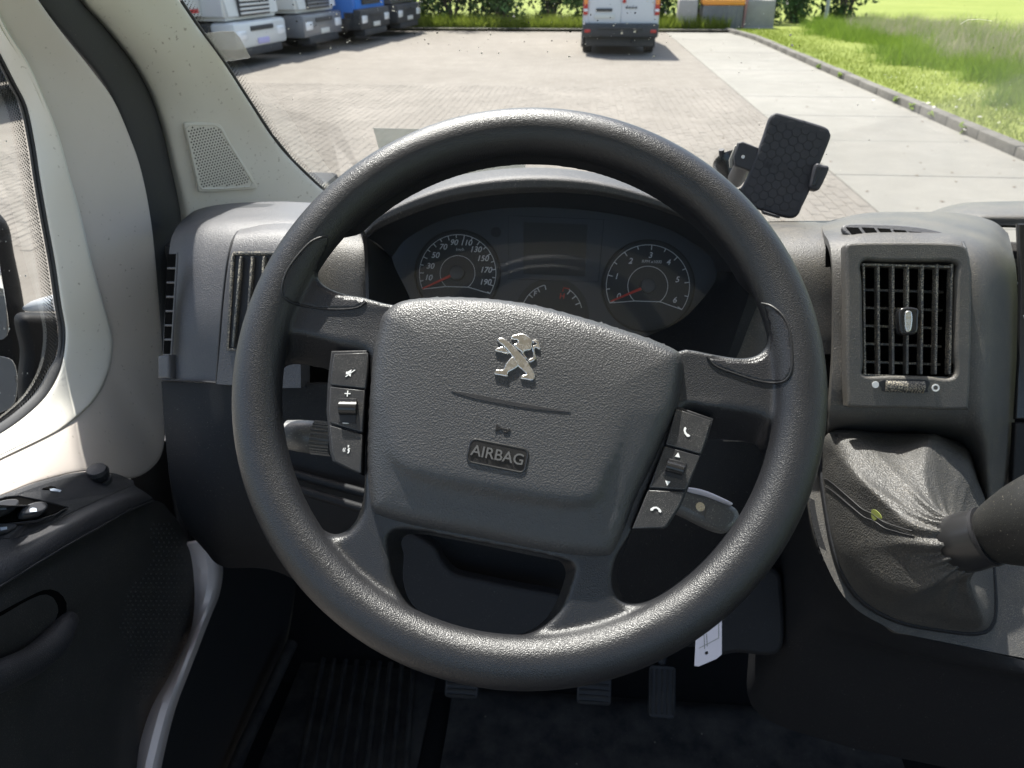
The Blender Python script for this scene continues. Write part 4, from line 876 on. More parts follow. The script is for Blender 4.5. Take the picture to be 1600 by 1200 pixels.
# passenger-side continuation
sheet('passenger_dash', rowsN([[(1800, 335, 1.0), (2200, 330, .96)], [(1800, 360, .85), (2200, 360, .82)], [(1800, 500, .83), (2200, 500, .80)], [(1800, 700, .86), (2200, 700, .83)], [(1800, 900, .95), (2200, 900, .92)]]), M_DASHD, dash, 10, 30, .01)
# lower dash, knee panel and trays behind the wheel
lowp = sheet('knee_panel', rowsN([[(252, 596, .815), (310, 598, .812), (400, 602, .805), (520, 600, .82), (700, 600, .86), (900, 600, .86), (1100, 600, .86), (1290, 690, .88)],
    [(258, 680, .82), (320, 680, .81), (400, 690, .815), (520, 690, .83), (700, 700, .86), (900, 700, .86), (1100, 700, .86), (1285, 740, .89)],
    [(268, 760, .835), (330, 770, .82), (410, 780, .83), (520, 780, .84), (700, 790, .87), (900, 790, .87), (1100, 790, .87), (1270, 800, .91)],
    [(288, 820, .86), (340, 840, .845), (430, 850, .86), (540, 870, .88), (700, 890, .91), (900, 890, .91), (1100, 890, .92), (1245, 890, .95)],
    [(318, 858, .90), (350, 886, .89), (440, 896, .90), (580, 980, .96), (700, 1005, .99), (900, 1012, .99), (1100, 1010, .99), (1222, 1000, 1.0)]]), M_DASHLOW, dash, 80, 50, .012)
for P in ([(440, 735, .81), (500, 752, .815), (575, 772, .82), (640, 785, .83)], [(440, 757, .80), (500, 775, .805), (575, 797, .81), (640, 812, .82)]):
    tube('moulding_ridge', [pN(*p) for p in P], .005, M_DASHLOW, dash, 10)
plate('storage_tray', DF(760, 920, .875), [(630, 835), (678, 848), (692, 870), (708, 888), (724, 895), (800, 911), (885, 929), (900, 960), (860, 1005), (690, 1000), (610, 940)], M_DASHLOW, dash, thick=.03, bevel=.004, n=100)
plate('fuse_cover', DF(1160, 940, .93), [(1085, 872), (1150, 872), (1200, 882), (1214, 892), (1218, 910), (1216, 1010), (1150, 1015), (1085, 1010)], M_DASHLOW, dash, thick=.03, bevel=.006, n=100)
# ------------------------------------------------------------------ instrument cluster
clus = thing('instrument_cluster', pN(860, 420, .89), 'dark instrument cluster with two dials and an unlit screen behind the wheel', 'instrument cluster')
CF = DF(860, 420, .885)
LENS = [(612, 402), (622, 385), (640, 370), (680, 347), (744, 329), (808, 324), (880, 326), (944, 332), (1020, 349), (1072, 374), (1108, 398), (1121, 424), (1116, 444), (1092, 476), (1060, 504), (1000, 535), (860, 540), (700, 525), (650, 490), (636, 456), (620, 424)]
plate('backplate', CF, [(x + (x - 860) * .06, y + (y - 430) * .06) for x, y in LENS], M_GAUGE2, clus, thick=.004, bevel=.0005, n=120)
def ring_arc(fr, c, r0, r1, a0, a1, h, n=60, t=.0004, ry=1.0):
    P = [(c[0] + r1 * math.cos(a0 + (a1 - a0) * i / n), c[1] + ry * r1 * math.sin(a0 + (a1 - a0) * i / n)) for i in range(n + 1)] + [(c[0] + r0 * math.cos(a1 - (a1 - a0) * i / n), c[1] + ry * r0 * math.sin(a1 - (a1 - a0) * i / n)) for i in range(n + 1)]
    return to_frame(plate2(P, (), t, .00005, smooth=False), fr, h)
PXM = .885 / FPX                                                     # metres per photo pixel on the dial plane
def dial(cx, cy, r, ri, nums, a0, a1, nticks, needle, label, unit, unit_pos):
    c = CF.uv(cx, cy, .002); rm, rim_ = r * PXM, ri * PXM
    d = link('dial', to_frame(tube_mesh([(c[0], c[1], .001), (c[0], c[1], .0025)], rm * 1.10, 64), CF), M_GAUGE, clus, None, 40); d['label'] = label
    link('dial_bezel', to_frame(tube_mesh([Vector((c[0] + rm * 1.10 * math.cos(t), c[1] + rm * 1.10 * math.sin(t), .003)) for t in np.linspace(0, 2 * np.pi, 72, endpoint=False)], .0012, 8, True), CF), M_DARK, d)
    link('dial_arc', ring_arc(CF, c, rm * .985, rm * 1.0, a0, a1, .0028), M_GPRINT, d, None, None)
    link('inner_ring', ring_arc(CF, c, rim_ * .97, rim_ * 1.0, R(-50), R(230), .0028), M_GPRINT, d, None, None)
    e0 = (c[0] + rim_ * math.cos(R(230)), c[1] + rim_ * math.sin(R(230))); e1 = (c[0] + rim_ * math.cos(R(-50)), c[1] + rim_ * math.sin(R(-50)))
    f0 = (c[0] + rm * math.cos(a0), c[1] + rm * math.sin(a0)); f1 = (c[0] + rm * math.cos(a1), c[1] + rm * math.sin(a1))
    for pa, pb in ((e0, e1), (e0, f0), (e1, f1)):
        link('dial_line', to_frame(tube_mesh([(*pa, .0028), (*pb, .0028)], .0005, 6), CF), M_GPRINT, d, None, None)
    for k in range(nticks):
        a = a0 + (a1 - a0) * (k + .0) / (nticks - 1); L = .085 if k % 2 == 0 else .06
        p0_, p1_ = [(c[0] + rm * q_ * math.cos(a), c[1] + rm * q_ * math.sin(a), .0028) for q_ in (.985, .985 - L * 1.3)]
        link('tick', to_frame(tube_mesh([p0_, p1_], .00055, 4), CF), M_GPRINT, d, None, None)
    for body, px, py in nums: text('numeral', body, CF, CF.uv(px, py, .0028), .0092, M_GPRINT, d, 0, .0001, .0028, .22, .00012)
    text('unit_print', unit, CF, CF.uv(*unit_pos, .0028), .0048, M_GPRINT, d, 0, .0001, .0028, .2)
    a, b = CF.uv(*needle[0], .006), CF.uv(*needle[1], .006); dv = (Vector(b) - Vector(a)).normalized(); sv = Vector((-dv.y, dv.x))
    P = [Vector(a) + sv * .0016, Vector(b) + sv * .0008, Vector(b) - sv * .0008, Vector(a) - sv * .0016]
    link('needle', to_frame(plate2([tuple(p) for p in P], (), .001, .0002, smooth=False), CF, .006), M_RED, d)
    link('needle_hub', to_frame(tube_mesh([(c[0], c[1], .002), (c[0], c[1], .009), (c[0], c[1], .010)], [.0086, .0082, .006], 28), CF), M_GAUGE2, d)
dial(715, 427, 61, 28, [('10', 669, 434), ('30', 672, 416), ('50', 680, 399), ('70', 692, 386), ('90', 709, 379), ('110', 728, 379.5), ('130', 743, 390), ('150', 754, 404), ('170', 759, 422), ('190', 758, 441)], R(206), R(-30), 20, ((706, 430), (660, 451)), 'speedometer dial', 'km/h', (718.6, 390))
dial(1012, 447, 64, 31, [('0', 966, 463), ('1', 963, 432), ('2', 985, 408), ('3', 1016, 399), ('4', 1044, 410), ('5', 1058, 437), ('6', 1054, 469)], R(206), R(-33), 13, ((1004, 450), (954, 471)), 'rev counter dial', 'RPM x1000', (1018, 409))
sc_ = plate('display_frame', CF, [(794, 337), (944, 343), (935, 441), (794, 436)], M_GAUGE2, clus, thick=.004, bevel=.0008, h=.002, smooth=False)
plate('display', CF, [(818, 347), (918, 351), (914, 432), (818, 428)], M_SCREEN, sc_, thick=.001, bevel=.0002, h=.0042, smooth=False)
c = CF.uv(862, 492, .002); sg_ = link('dial', to_frame(tube_mesh([(c[0], c[1], .001), (c[0], c[1], .0022)], 58 * PXM, 48), CF), M_GAUGE, clus, None, 40); sg_['label'] = 'fuel and temperature gauge peeping over the airbag'
link('dial_arc', ring_arc(CF, c, 47 * PXM, 48 * PXM, R(105), R(165), .0026), M_GPRINT, sg_, None, None); link('dial_arc', ring_arc(CF, c, 47 * PXM, 48 * PXM, R(15), R(58), .0026), M_GPRINT, sg_, None, None)
for a in (105, 120, 140, 55, 40, 25):
    link('tick', to_frame(tube_mesh([(c[0] + 47 * PXM * math.cos(R(a)), c[1] + 47 * PXM * math.sin(R(a)), .0026), (c[0] + 40 * PXM * math.cos(R(a)), c[1] + 40 * PXM * math.sin(R(a)), .0026)], .0006, 4), CF), M_GPRINT, sg_, None, None)
text('numeral', 'F', CF, CF.uv(836, 459, .0026), .0085, M_GPRINT, sg_, 0, .0001, .0026, .1, .0001); text('numeral', 'H', CF, CF.uv(878, 463, .0026), .0085, M_RED, sg_, 0, .0001, .0026, .1, .0001)
link('hot_mark', to_frame(tube_mesh([(*CF.uv(879, 456), .0026), (*CF.uv(881, 450), .0026), (*CF.uv(890, 452), .0026)], .0006, 4), CF), M_RED, sg_, None, None)
c = CF.uv(775, 363, .002); link('warning_lamp', to_frame(tube_mesh([(c[0], c[1], .001), (c[0], c[1], .003)], .006, 24), CF), M_GAUGE, clus)
plate('lens', DF(860, 420, .868), LENS, M_LENS, clus, thick=.0016, bevel=.0004, n=120)

# ================================================================== GEAR LEVER and console
a_, b_, c_ = pN(1290, 685, .85), pN(1490, 693, .85), pN(1410, 972, .775); nb_ = (b_ - a_).cross(c_ - a_).normalized()
if nb_.dot(O3 - a_) < 0: nb_ = -nb_
BF = Frame((a_ + b_ + c_) / 3, nb_)
cons = thing('gear_console', BF.o - Vector((0, 0, .5)), 'black plastic gear console below the centre stack', 'console')
console_edge = [(1272, 684), (1262, 740), (1268, 810), (1290, 880), (1330, 945), (1400, 985), (1500, 1010), (1640, 1040)]
sheet('console_top', [[BF.px(x, y, -.004) for x, y in r_] for r_ in ([(1272, 676), (1400, 676), (1520, 690), (1800, 700)], [(1262, 740), (1400, 740), (1540, 740), (1800, 740)], [(1268, 810), (1400, 810), (1545, 810), (1800, 810)], [(1290, 880), (1410, 885), (1560, 890), (1800, 890)], [(1330, 945), (1430, 955), (1560, 965), (1800, 975)], [(1400, 988), (1500, 1008), (1600, 1028), (1800, 1060)])], M_DASHD, cons, 30, 30, .006)
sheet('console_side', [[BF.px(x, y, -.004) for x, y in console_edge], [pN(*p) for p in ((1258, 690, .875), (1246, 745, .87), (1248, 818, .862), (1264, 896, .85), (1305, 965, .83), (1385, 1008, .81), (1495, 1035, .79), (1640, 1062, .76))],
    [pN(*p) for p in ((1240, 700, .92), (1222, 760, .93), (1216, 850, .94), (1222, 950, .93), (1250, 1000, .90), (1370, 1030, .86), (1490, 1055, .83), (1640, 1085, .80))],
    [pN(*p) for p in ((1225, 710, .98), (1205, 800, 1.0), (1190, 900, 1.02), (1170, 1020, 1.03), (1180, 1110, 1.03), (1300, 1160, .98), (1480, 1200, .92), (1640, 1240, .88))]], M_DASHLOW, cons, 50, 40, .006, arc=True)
tube('panel_seam', [pN(*p) for p in ((1232, 985, .918), (1330, 1008, .878), (1450, 1034, .845), (1640, 1072, .80))], .0014, M_DARK, cons, 6)
gear = thing('gear_lever', BF.o, 'gear lever with wrinkled black leather boot and grey knob', 'gear lever')
BO = [(1292, 684), (1390, 686), (1488, 694), (1512, 712), (1524, 750), (1540, 800), (1549, 880), (1553, 945), (1547, 976), (1525, 988), (1470, 983), (1405, 970), (1352, 942), (1322, 905), (1304, 860), (1292, 800), (1284, 730)]
cen = np.mean(BO, axis=0)
plate('boot_frame', BF, [tuple(cen + (np.array(p) - cen) * 1.035) for p in BO], M_DASHLOW, gear, [[tuple(cen + (np.array(p) - cen) * .965) for p in BO]], .008, .002, h=.001, n=120)
NB = 144; base = resample([BF.px(*p, .002) for p in BO], NB, True); bc = sum(base, Vector()) / NB
gc = pN(1500, 850, .665); ge_ = pN(1680, 800, .60); gax = (ge_ - gc).normalized(); GR = .0215
G = []; MS = 44
for j in range(MS + 1):
    s = j / MS; row = []
    for i in range(NB):
        b0 = base[i]; q_ = (b0 - bc); q_ = (q_ - gax * q_.dot(gax)).normalized(); r0 = gc + q_ * GR; th = 2 * math.pi * i / NB
        out = (b0 - bc); out = (out - BF.n * out.dot(BF.n)).normalized()
        wq = max(0.0, min(1.0, .5 + (-out.dot(BF.u) * .75 + out.dot(BF.v) * .55) * .6)); wq = wq * wq * (3 - 2 * wq)
        P1 = b0 + BF.n * (.022 + .050 * wq) + out * (.002 + .012 * wq); P2 = gc - gax * .032 + q_ * .038
        p = b0 * (1 - s) ** 3 + P1 * 3 * s * (1 - s) ** 2 + P2 * 3 * s * s * (1 - s) + r0 * s ** 3
        e = math.sin(math.pi * s)
        fold = .0060 * e * (1 - 2 * abs(math.sin(2.5 * th + 1.6 * s + .3))) + .0055 * e * (.6 - abs(math.sin(4.5 * th - 2 * s))) * s + .0030 * max(0, s - .62) / .38 * math.sin(17 * th + 1.3)
        fold += .006 * e * noise.noise(p * 16)
        dirv = (q_ * s + BF.n * (1 - s) * .8 + out * .4 * (1 - s)).normalized()
        row.append(p + dirv * fold)
    G.append(row)
me = gridmesh(G, True); orient(me, bc + BF.n * .3 + Vector((0, 0, .3)))
boot = thicken('boot', me, M_BOOT, gear, .0015, sharp=180)
def on_boot(i, j): return G[j % (MS + 1)][i % NB]
for off in (0, 2):                                                    # double seam along the near ridge
    pth = [on_boot(130 + off - int(8 * math.sin(j / MS * 2)), j) + (O3 - on_boot(130, j)).normalized() * .0013 for j in range(2, MS - 8)]
    tube('seam', catmull(pth[::3], 40), .0006, M_DARK, boot, 5)
M_COLLAR = material('collar_plastic', (.022, .022, .023), .3)
link('collar', tube_mesh([gc - gax * .006, gc - gax * .003, gc + gax * .008, gc + gax * .022, gc + gax * .024, gc + gax * .026], [.0215, .0235, .0245, .0235, .021, .019], 36), M_COLLAR, gear, None, 40)
link('collar_trim', tube_mesh([gc + gax * .0225, gc + gax * .0255], .0242, 36), M_DARK, gear, None, 40)
kn = [(.024, .0205), (.030, .024), (.04, .028), (.055, .033), (.075, .037), (.10, .038), (.12, .035), (.135, .027), (.142, .012)]
link('knob', tube_mesh([gc + gax * a for a, _ in catmull([Vector((a, b, 0)) for a, b in kn], 30) and [(v.x, v.y) for v in catmull([Vector((a, b, 0)) for a, b in kn], 30)]], [v.y for v in catmull([Vector((a, b, 0)) for a, b in kn], 30)], 40), M_KNOB, gear, None, 60)
# stray leaf on the boot
pl0, ln_ = hit(bvh_of(boot), 1370, 806)
if ln_.dot(O3 - pl0) < 0: ln_ = -ln_
lf = Frame(pl0 + ln_ * .0009, ln_)
leaf = link('fallen_leaf', to_frame(plate2([(-.006, .003), (-.002, .005), (.004, .004), (.0075, .0005), (.003, -.0005), (-.001, -.005), (-.005, -.003)], (), .0006, .0001, n=30), lf), M_LEAF); tag(leaf, 'small yellow green leaf scrap lying on the gear boot', 'leaf')

# ================================================================== CAB BODY: pillar, seal, roof, sill, floor
cab = thing('van_cab', (-.5, .9, .8), 'pale windscreen pillar, roof and door opening of the van cab', 'van cab')
PL = [(60, -110), (95, -60), (125, 0), (162, 41), (206, 97), (234, 147), (253, 203), (266, 259), (278, 312), (284, 352)]
PR = [(150, -190), (220, -85), (279, 0), (307, 41), (348, 97), (388, 159), (422, 211), (454, 250), (500, 294), (545, 330)]
LL = resample([pX(x, y, -.555) for x, y in PL], 50); RR = resample([pW(x, y, .012) for x, y in PR], 50)
rows = []
for a, b in zip(LL, RR):
    m1 = a.lerp(b, .08) + (O3 - a).normalized() * .018; m2 = a.lerp(b, .35) + (O3 - a).normalized() * .024; m3 = a.lerp(b, .7) + (O3 - a).normalized() * .016; m4 = a.lerp(b, .97) + (O3 - a).normalized() * .006
    rows.append([a, m1, m2, m3, m4, b + (b - O3).normalized() * .006])
pillar = sheet('windscreen_pillar', rows, M_PILLAR, cab, 40, 80, .006)
# where a pixel lands on the pillar trim (for the loudspeaker grille)
PB_ = bvh_of(pillar)
cpt, cn = hit(PB_, 345, 245)
if cn.dot(O3 - cpt) < 0: cn = -cn
SPK = Frame(cpt, cn)
SPO = [(287, 198), (294, 191), (334, 191), (345, 197), (358, 220), (380, 256), (399, 288), (395, 295), (350, 298), (314, 299), (308, 292), (297, 240)]
sc0 = np.mean(SPO, axis=0)
sg = plate('speaker_grille', SPK, SPO, M_PILLAR, pillar, thick=.006, bevel=.0015, h=.0015, n=100); sg['label'] = 'beige perforated tweeter grille'
ip = [tuple(sc0 + (np.array(p) - sc0) * .86) for p in SPO]; iu = np.array([SPK.uv(*p, .005) for p in ip])
st = .0042; pts = []
for j, v in enumerate(np.arange(iu[:, 1].min(), iu[:, 1].max(), st * .866)):
    for u in np.arange(iu[:, 0].min(), iu[:, 0].max(), st): pts.append((u + (j % 2) * st / 2, v))
pts = np.array(pts); pts = pts[inside(pts, iu)]
V = []; F = []
for u, v in pts:
    k = len(V); V += [SPK.P(u + .00125 * math.cos(t), v + .00125 * math.sin(t), .0048) for t in np.linspace(0, 2 * np.pi, 7, endpoint=False)]; F.append(tuple(range(k, k + 7)))
M_HOLE = material('grille_hole_brown', (.07, .06, .05), .9)
link('perforation', mesh(V, F), M_HOLE, sg, 'stuff', None)
tube('grille_lip', [SPK.px(*p, .0046) for p in [tuple(sc0 + (np.array(p) - sc0) * .93) for p in SPO]] , .0012, M_PILLAR, sg, 8, True)
# glass edge trim of the pillar
tube('pillar_edge_gap', [pW(x + 2, y, .008) for x, y in PR[2:-1]], .003, M_DARK, cab, 8)
# door seal
SLp = [(14, -60), (52, 0), (110, 72), (154, 125), (180, 172), (198, 219), (216, 281), (232, 375), (244, 480), (256, 590), (262, 720), (280, 860)]
SRp = [(90, -60), (127, 0), (164, 41), (208, 97), (236, 147), (255, 203), (268, 259), (284, 345), (274, 420), (268, 500), (268, 600), (300, 860)]
L_ = resample([pX(x, y, -.560) for x, y in SLp], 60); R_ = resample([pX(x, y, -.552) for x, y in SRp], 60)
rows = [[a, a.lerp(b, .12) + (O3 - a).normalized() * .012, a.lerp(b, .5) + (O3 - a).normalized() * .017, a.lerp(b, .88) + (O3 - a).normalized() * .012, b + (b - O3).normalized() * .01] for a, b in zip(L_, R_)]
sheet('door_seal', rows, M_SEAL, cab, 24, 80, .004)
# kick panel behind the seal, sill strip, floor, bulkhead
M_KICK = material('kick_panel_black', (.02, .02, .022), .7)
sheet('kick_panel', [[Vector((-.575, .5, z)), Vector((-.575, .8, z)), Vector((-.57, 1.05, z)), Vector((-.55, 1.4, z))] for z in (1.42, 1.2, 1.0, .75)], M_KICK, cab, 8, 8, .01, towards=(1, .8, 1))
sr = [(328, 845), (342, 883), (338, 925), (322, 967), (293, 1042), (267, 1112), (246, 1200), (238, 1260)]
sl2 = [(290, 850), (297, 868), (304, 925), (298, 985), (270, 1045), (235, 1110), (215, 1180), (210, 1260)]
sheet('painted_sill', [[pX(a[0], a[1], -.50) for a in sl2], [pX((a[0] + b[0]) / 2, (a[1] + b[1]) / 2, -.478) for a, b in zip(sl2, sr)], [pX(b[0], b[1], -.475) for b in sr], [pX(b[0] + 6, b[1], -.52) for b in sr]], M_SILL, cab, 50, 20, .004, arc=True)
floor = link('floor', boxmesh(-.56, 1.4, -.4, 1.45, .70, .765, .0), M_CARPET, cab)
sheet('bulkhead_carpet', [[Vector((x, y, z)) for x in (-.56, 0, .5, 1.4)] for y, z in ((1.02, .766), (1.12, .80), (1.25, .95), (1.33, 1.2), (1.34, 1.6))], M_CARPET, cab, 20, 20, .01, towards=(0, 0, 1.5))
# ribbed entry floor beside the driver
rb = link('ribbed_step', boxmesh(-.52, -.24, .60, 1.08, .765, .775, .003), M_MAT, cab)
for k in range(9):
    x = -.475 + k * .0232; link('rib', join_meshes([tube_mesh([(x + .06, .62, .776), (x + .03, .85, .778), (x, 1.07, .781)], .0055, 8)]), M_MAT, rb, None, 50)
tube('step_edge', [(-.545, .62, .80), (-.545, .85, .81), (-.53, 1.06, .83)], .012, M_MAT, cab, 10)
link('roof', join_meshes([boxmesh(-.62, 1.5, -.7, .66, 2.45, 2.50, .015)]), M_PILLAR, cab)
link('sun_leak_panel', join_meshes([boxmesh(-.60, -.585, 1.16, 1.6, .70, 1.60, .004), boxmesh(-.60, -.585, .95, 1.16, .70, 1.80, .004)]), M_PAINT, cab)  # unseen side panels added to keep sun off the ribbed step
sheet('bonnet', [[Vector((x, y, z)) for x in (-.6, 0, .6, 1.5)] for y, z in ((1.28, 1.56), (1.5, 1.5), (1.8, 1.38), (2.0, 1.2))], M_VWHITE, cab, 20, 16, .01, towards=(0, 1, 4))
link('sun_leak_filler', boxmesh(-.60, -.43, .95, 1.38, 1.62, 1.69, .01), M_KICK, cab)  # unseen filler added behind the seal to close a sun gap
M_BLOCKER = material('light_block_grey', (.22, .22, .22), .8)
link('rear_light_block', boxmesh(-.62, 1.5, -.98, -.94, .72, 1.75, .0), M_BLOCKER, cab)  # unseen half-height wall added to cut fill light from behind
link('passenger_door', boxmesh(1.47, 1.52, -.7, 1.3, .72, 1.58, .02), M_DOORLOW, cab)
tube('roof_rail', [pX(60, -110, -.555), Vector((-.60, .55, 2.40)), Vector((-.61, .1, 2.46)), Vector((-.61, -.7, 2.46))], .03, M_PILLAR, cab, 10)
tube('passenger_pillar', [Vector((1.45, 1.25, 1.6)), Vector((1.47, .95, 2.05)), Vector((1.48, .64, 2.44))], .06, M_PILLAR, cab, 12)
# ------------------------------------------------------------------ windscreen
ws = thing('windscreen', (0.4, 1.0, 1.9), 'large sloping windscreen speckled with dirt and droplets', 'windscreen')
left = resample([pW(x, y) for x, y in PR], 40)
topz = 2.45
ext = [left[0] + (left[0] - left[3]) * k for k in (1.2, .6)]
L2 = [Vector((-.49, .62, CAMH + WS_Z0 + (WS_Y0 - .62) * WS_S))] + left
V = []; F = []
for p in L2: V += [p, Vector((1.46, p.y, p.z))]
pb = Vector((-.3, 1.29, CAMH + WS_Z0 + (WS_Y0 - 1.29) * WS_S)); V += [pb, Vector((1.46, pb.y, pb.z))]
for i in range(len(L2)): F.append((2 * i, 2 * i + 1, 2 * i + 3, 2 * i + 2))
link('pane', mesh(V, F), M_WS, ws, None, None)
M_SPECK = material('dirt_speck_pale', (.72, .70, .64), .6); M_SPECKD = material('dirt_speck_dark', (.05, .05, .045), .7)
wn = Vector((0, -WS_S, -1)).normalized(); WSF = Frame(Vector((0, 1.0, CAMH + WS_Z0 + .2 * WS_S)), -wn if (-wn).dot(Vector((0, -1, 0))) > 0 else wn)
def specks_on_glass(name, n, xs, ys, r0, r1, mat, streak=1.0):
    V = []; F = []
    for i in range(n):
        x, y = xs(), ys(); u, v = WSF.uv(x, y, .002); r_ = r0 + (r1 - r0) * RNG.random() ** 3; a0 = RNG.uniform(0, 6.28); k = len(V); m_ = 9
        e = RNG.uniform(.5, 1); ar = RNG.uniform(0, 3.14)
        for j in range(m_):
            t = 2 * math.pi * j / m_; q = r_ * RNG.uniform(.6, 1.2); xx, yy = q * math.cos(t), q * e * math.sin(t)
            V.append(WSF.P(u + xx * math.cos(ar) - yy * math.sin(ar), v + xx * math.sin(ar) + yy * math.cos(ar), .002))
        F.append(tuple(range(k, k + m_)))
    return link(name, mesh(V, F), mat, ws, 'stuff', None)
specks_on_glass('dirt_specks', 330, lambda: RNG.uniform(330, 1240), lambda: 130 * RNG.random() ** 1.6 - 40, .0004, .0023, M_SPECK)
specks_on_glass('dirt_specks', 60, lambda: RNG.uniform(420, 1600), lambda: RNG.uniform(-40, 300), .0003, .0014, M_SPECK)
specks_on_glass('dark_specks', 260, lambda: RNG.uniform(400, 1050), lambda: 110 * RNG.random() ** 1.2 - 40, .0004, .0016, M_SPECKD)
specks_on_glass('dark_specks', 40, lambda: RNG.uniform(1100, 1600), lambda: RNG.uniform(-20, 300), .0003, .0012, M_SPECKD)
for P in ([(1500, 38), (1512, 31), (1530, 30), (1550, 33)],):
    tube('smear', [WSF.px(*p, .002) for p in P], .0002, M_SPECK, ws, 5)
# frit dots beside the pillar
V = []; F = []
lf2 = resample(left, 240)
for i in range(240):
    for j in range(3):
        p = lf2[i] + Vector((.006 + j * .0048 + (i % 2) * .0024, 0, 0)); r_ = .0011 - .00028 * j; k = len(V); u = (p - WSF.o).dot(WSF.u); v = (p - WSF.o).dot(WSF.v)
        V += [WSF.P(u + r_ * math.cos(t), v + r_ * math.sin(t), .0015) for t in np.linspace(0, 2 * np.pi, 6, endpoint=False)]; F.append(tuple(range(k, k + 6)))
link('frit_dots', mesh(V, F), M_SPECKD, ws, 'stuff', None)
# clear ticket sleeve, and a paper's reflection painted as a tinted sheet
M_SLEEVE = glass_material('clear_sleeve', (.80, .81, .80), .2, 1.5, .6, .09)
sv = tag(plate('ticket_sleeve', WSF, [(318, 53), (345, 49), (365, 49), (374, 58), (384, 76), (391, 90), (366, 94), (343, 97), (330, 75)], M_SLEEVE, None, thick=.0012, bevel=.0003, h=.006, smooth=False), 'clear plastic ticket sleeve stuck to the windscreen beside the pillar', 'ticket sleeve')
M_PREFLECT = glass_material('paper_reflection_tint', (.74, .77, .77), .3, 1.4, .4, .05)
pp = thing('paper_reflection', WSF.px(690, 230, .004), 'painted reflection of a grey green printed paper at the base of the windscreen behind the rim', 'paper')
plate('sheet', WSF, [(583, 200), (700, 203), (821, 236), (821, 268), (640, 290), (600, 262)], M_PREFLECT, pp, thick=.0008, bevel=.0002, h=.004, smooth=False)
for k, y in enumerate((240, 246, 252)):
    x0 = 770 - k * 12
    for q_ in range(5 + k): tube('printed_line', [WSF.px(x0 + q_ * 9, y + 3, .0048), WSF.px(x0 + q_ * 9 + 6, y + 3, .0048)], .0006, M_PRINT, pp, 4)

# ================================================================== DRIVER'S DOOR
door = thing('driver_door', (-.55, .6, .75), 'open fronted driver door with pale window frame and black armrest panel', 'door')
Gp = [(-100, -110), (-60, -30), (-20, 45), (0, 83), (23, 128), (42, 167), (54, 223), (63, 282), (74, 345), (86, 410), (95, 472), (102, 515), (100, 552), (91, 586), (71, 620), (40, 650), (0, 678), (-60, 710), (-150, 750)]
B1 = [(-55, -110), (-30, -40), (0, 32), (16, 60), (42, 100), (68, 158), (89, 212), (105, 270), (124, 338), (141, 412), (159, 475), (172, 522), (173, 550), (166, 584), (147, 622), (119, 650), (84, 675), (0, 716), (-150, 790)]
S2 = [(15, -110), (35, -45), (60, 0), (96, 50), (143, 109), (177, 156), (202, 212), (221, 266), (234, 328), (243, 400), (252, 500), (258, 600), (258, 680), (246, 722), (205, 748), (140, 736), (62, 752), (0, 775), (-150, 830)]
def loft(name, A, xa, B, xb, mat, bulge=0.0, n=90, k=5, parent=door, thick=.004):
    a = resample([pX(x, y, xa(i) if callable(xa) else xa) for i, (x, y) in enumerate(A)], n); b = resample([pX(x, y, xb(i) if callable(xb) else xb) for i, (x, y) in enumerate(B)], n)
    rows = []
    for p, q_ in zip(a, b):
        nn = (O3 - p).normalized(); rows.append([p.lerp(q_, t) + nn * bulge * math.sin(math.pi * t) for t in (0, .06, .3, .7, .94, 1)])
    return sheet(name, rows, mat, parent, k * 6, n, thick)
def corr(A, B):  # matched control points instead of arc length
    return A, B
def loft_m(name, A, xa, B, xb, mat, bulge=0.0, thick=.004, edge=.0):
    n = len(A); rows = []
    for i in range(n):
        p = pX(*A[i], xa(i) if callable(xa) else xa); q_ = pX(*B[i], xb(i) if callable(xb) else xb); nn = (O3 - p).normalized()
        rows.append([p - nn * edge, p.lerp(q_, .05) + nn * bulge * .6, p.lerp(q_, .3) + nn * bulge, p.lerp(q_, .7) + nn * bulge, p.lerp(q_, .95) + nn * bulge * .6, q_ - nn * edge])
    return sheet(name, rows, mat, door, 24, 110, thick)
loft_m('window_frame', Gp, -.600, [(x + 3, y) for x, y in B1], -.572, M_PAINT, .003, edge=.003)
sx_ = lambda i: -.552 if i < 12 else (-.545 if i < 14 else -.535)
loft_m('frame_skin', [(x - 5, y) for x, y in B1], -.578, S2, sx_, M_PAINT2, .003, edge=.002)
Gi = [(x - 11 - (4 if y > 560 else 0), y - (0 if y < 560 else 8)) for x, y in Gp]
loft_m('glass_seal', Gi, -.612, Gp, -.602, M_SEAL, .003, edge=.001)
gl = [pX(x, y, -.613) for x, y in Gi]; V = gl + [Vector((-.613, -.3, p.z)) for p in gl]
n_ = len(gl); link('window_glass', mesh(V, [(i, i + 1, n_ + i + 1, n_ + i) for i in range(n_ - 1)]), M_SIDEG, door, None, None)
V = []; F = []
rg = resample([pX(x, y, -.611) for x, y in Gi], 330)
for i, p in enumerate(rg):
    for j in range(4):
        r_ = .0013 - .00022 * j; k = len(V); c0 = p + Vector((0, -.003 - j * .0042 - (i % 2) * .0021, 0)); V += [c0 + Vector((0, r_ * math.cos(t), r_ * math.sin(t))) for t in np.linspace(0, 2 * np.pi, 6, endpoint=False)]; F.append(tuple(range(k, k + 6)))
link('frit_dots', mesh(V, F), M_SPECKD, door, 'stuff', None)
V = []; F = []
for i in range(150):
    y_, z_ = RNG.uniform(.3, .8), RNG.uniform(1.55, 2.0); r_ = RNG.uniform(.0004, .0013); k = len(V); V += [Vector((-.610, y_ + r_ * math.cos(t), z_ + r_ * math.sin(t))) for t in np.linspace(0, 2 * np.pi, 6, endpoint=False)]; F.append(tuple(range(k, k + 6)))
link('rain_specks', mesh(V, F), M_SPECK, door, 'stuff', None)
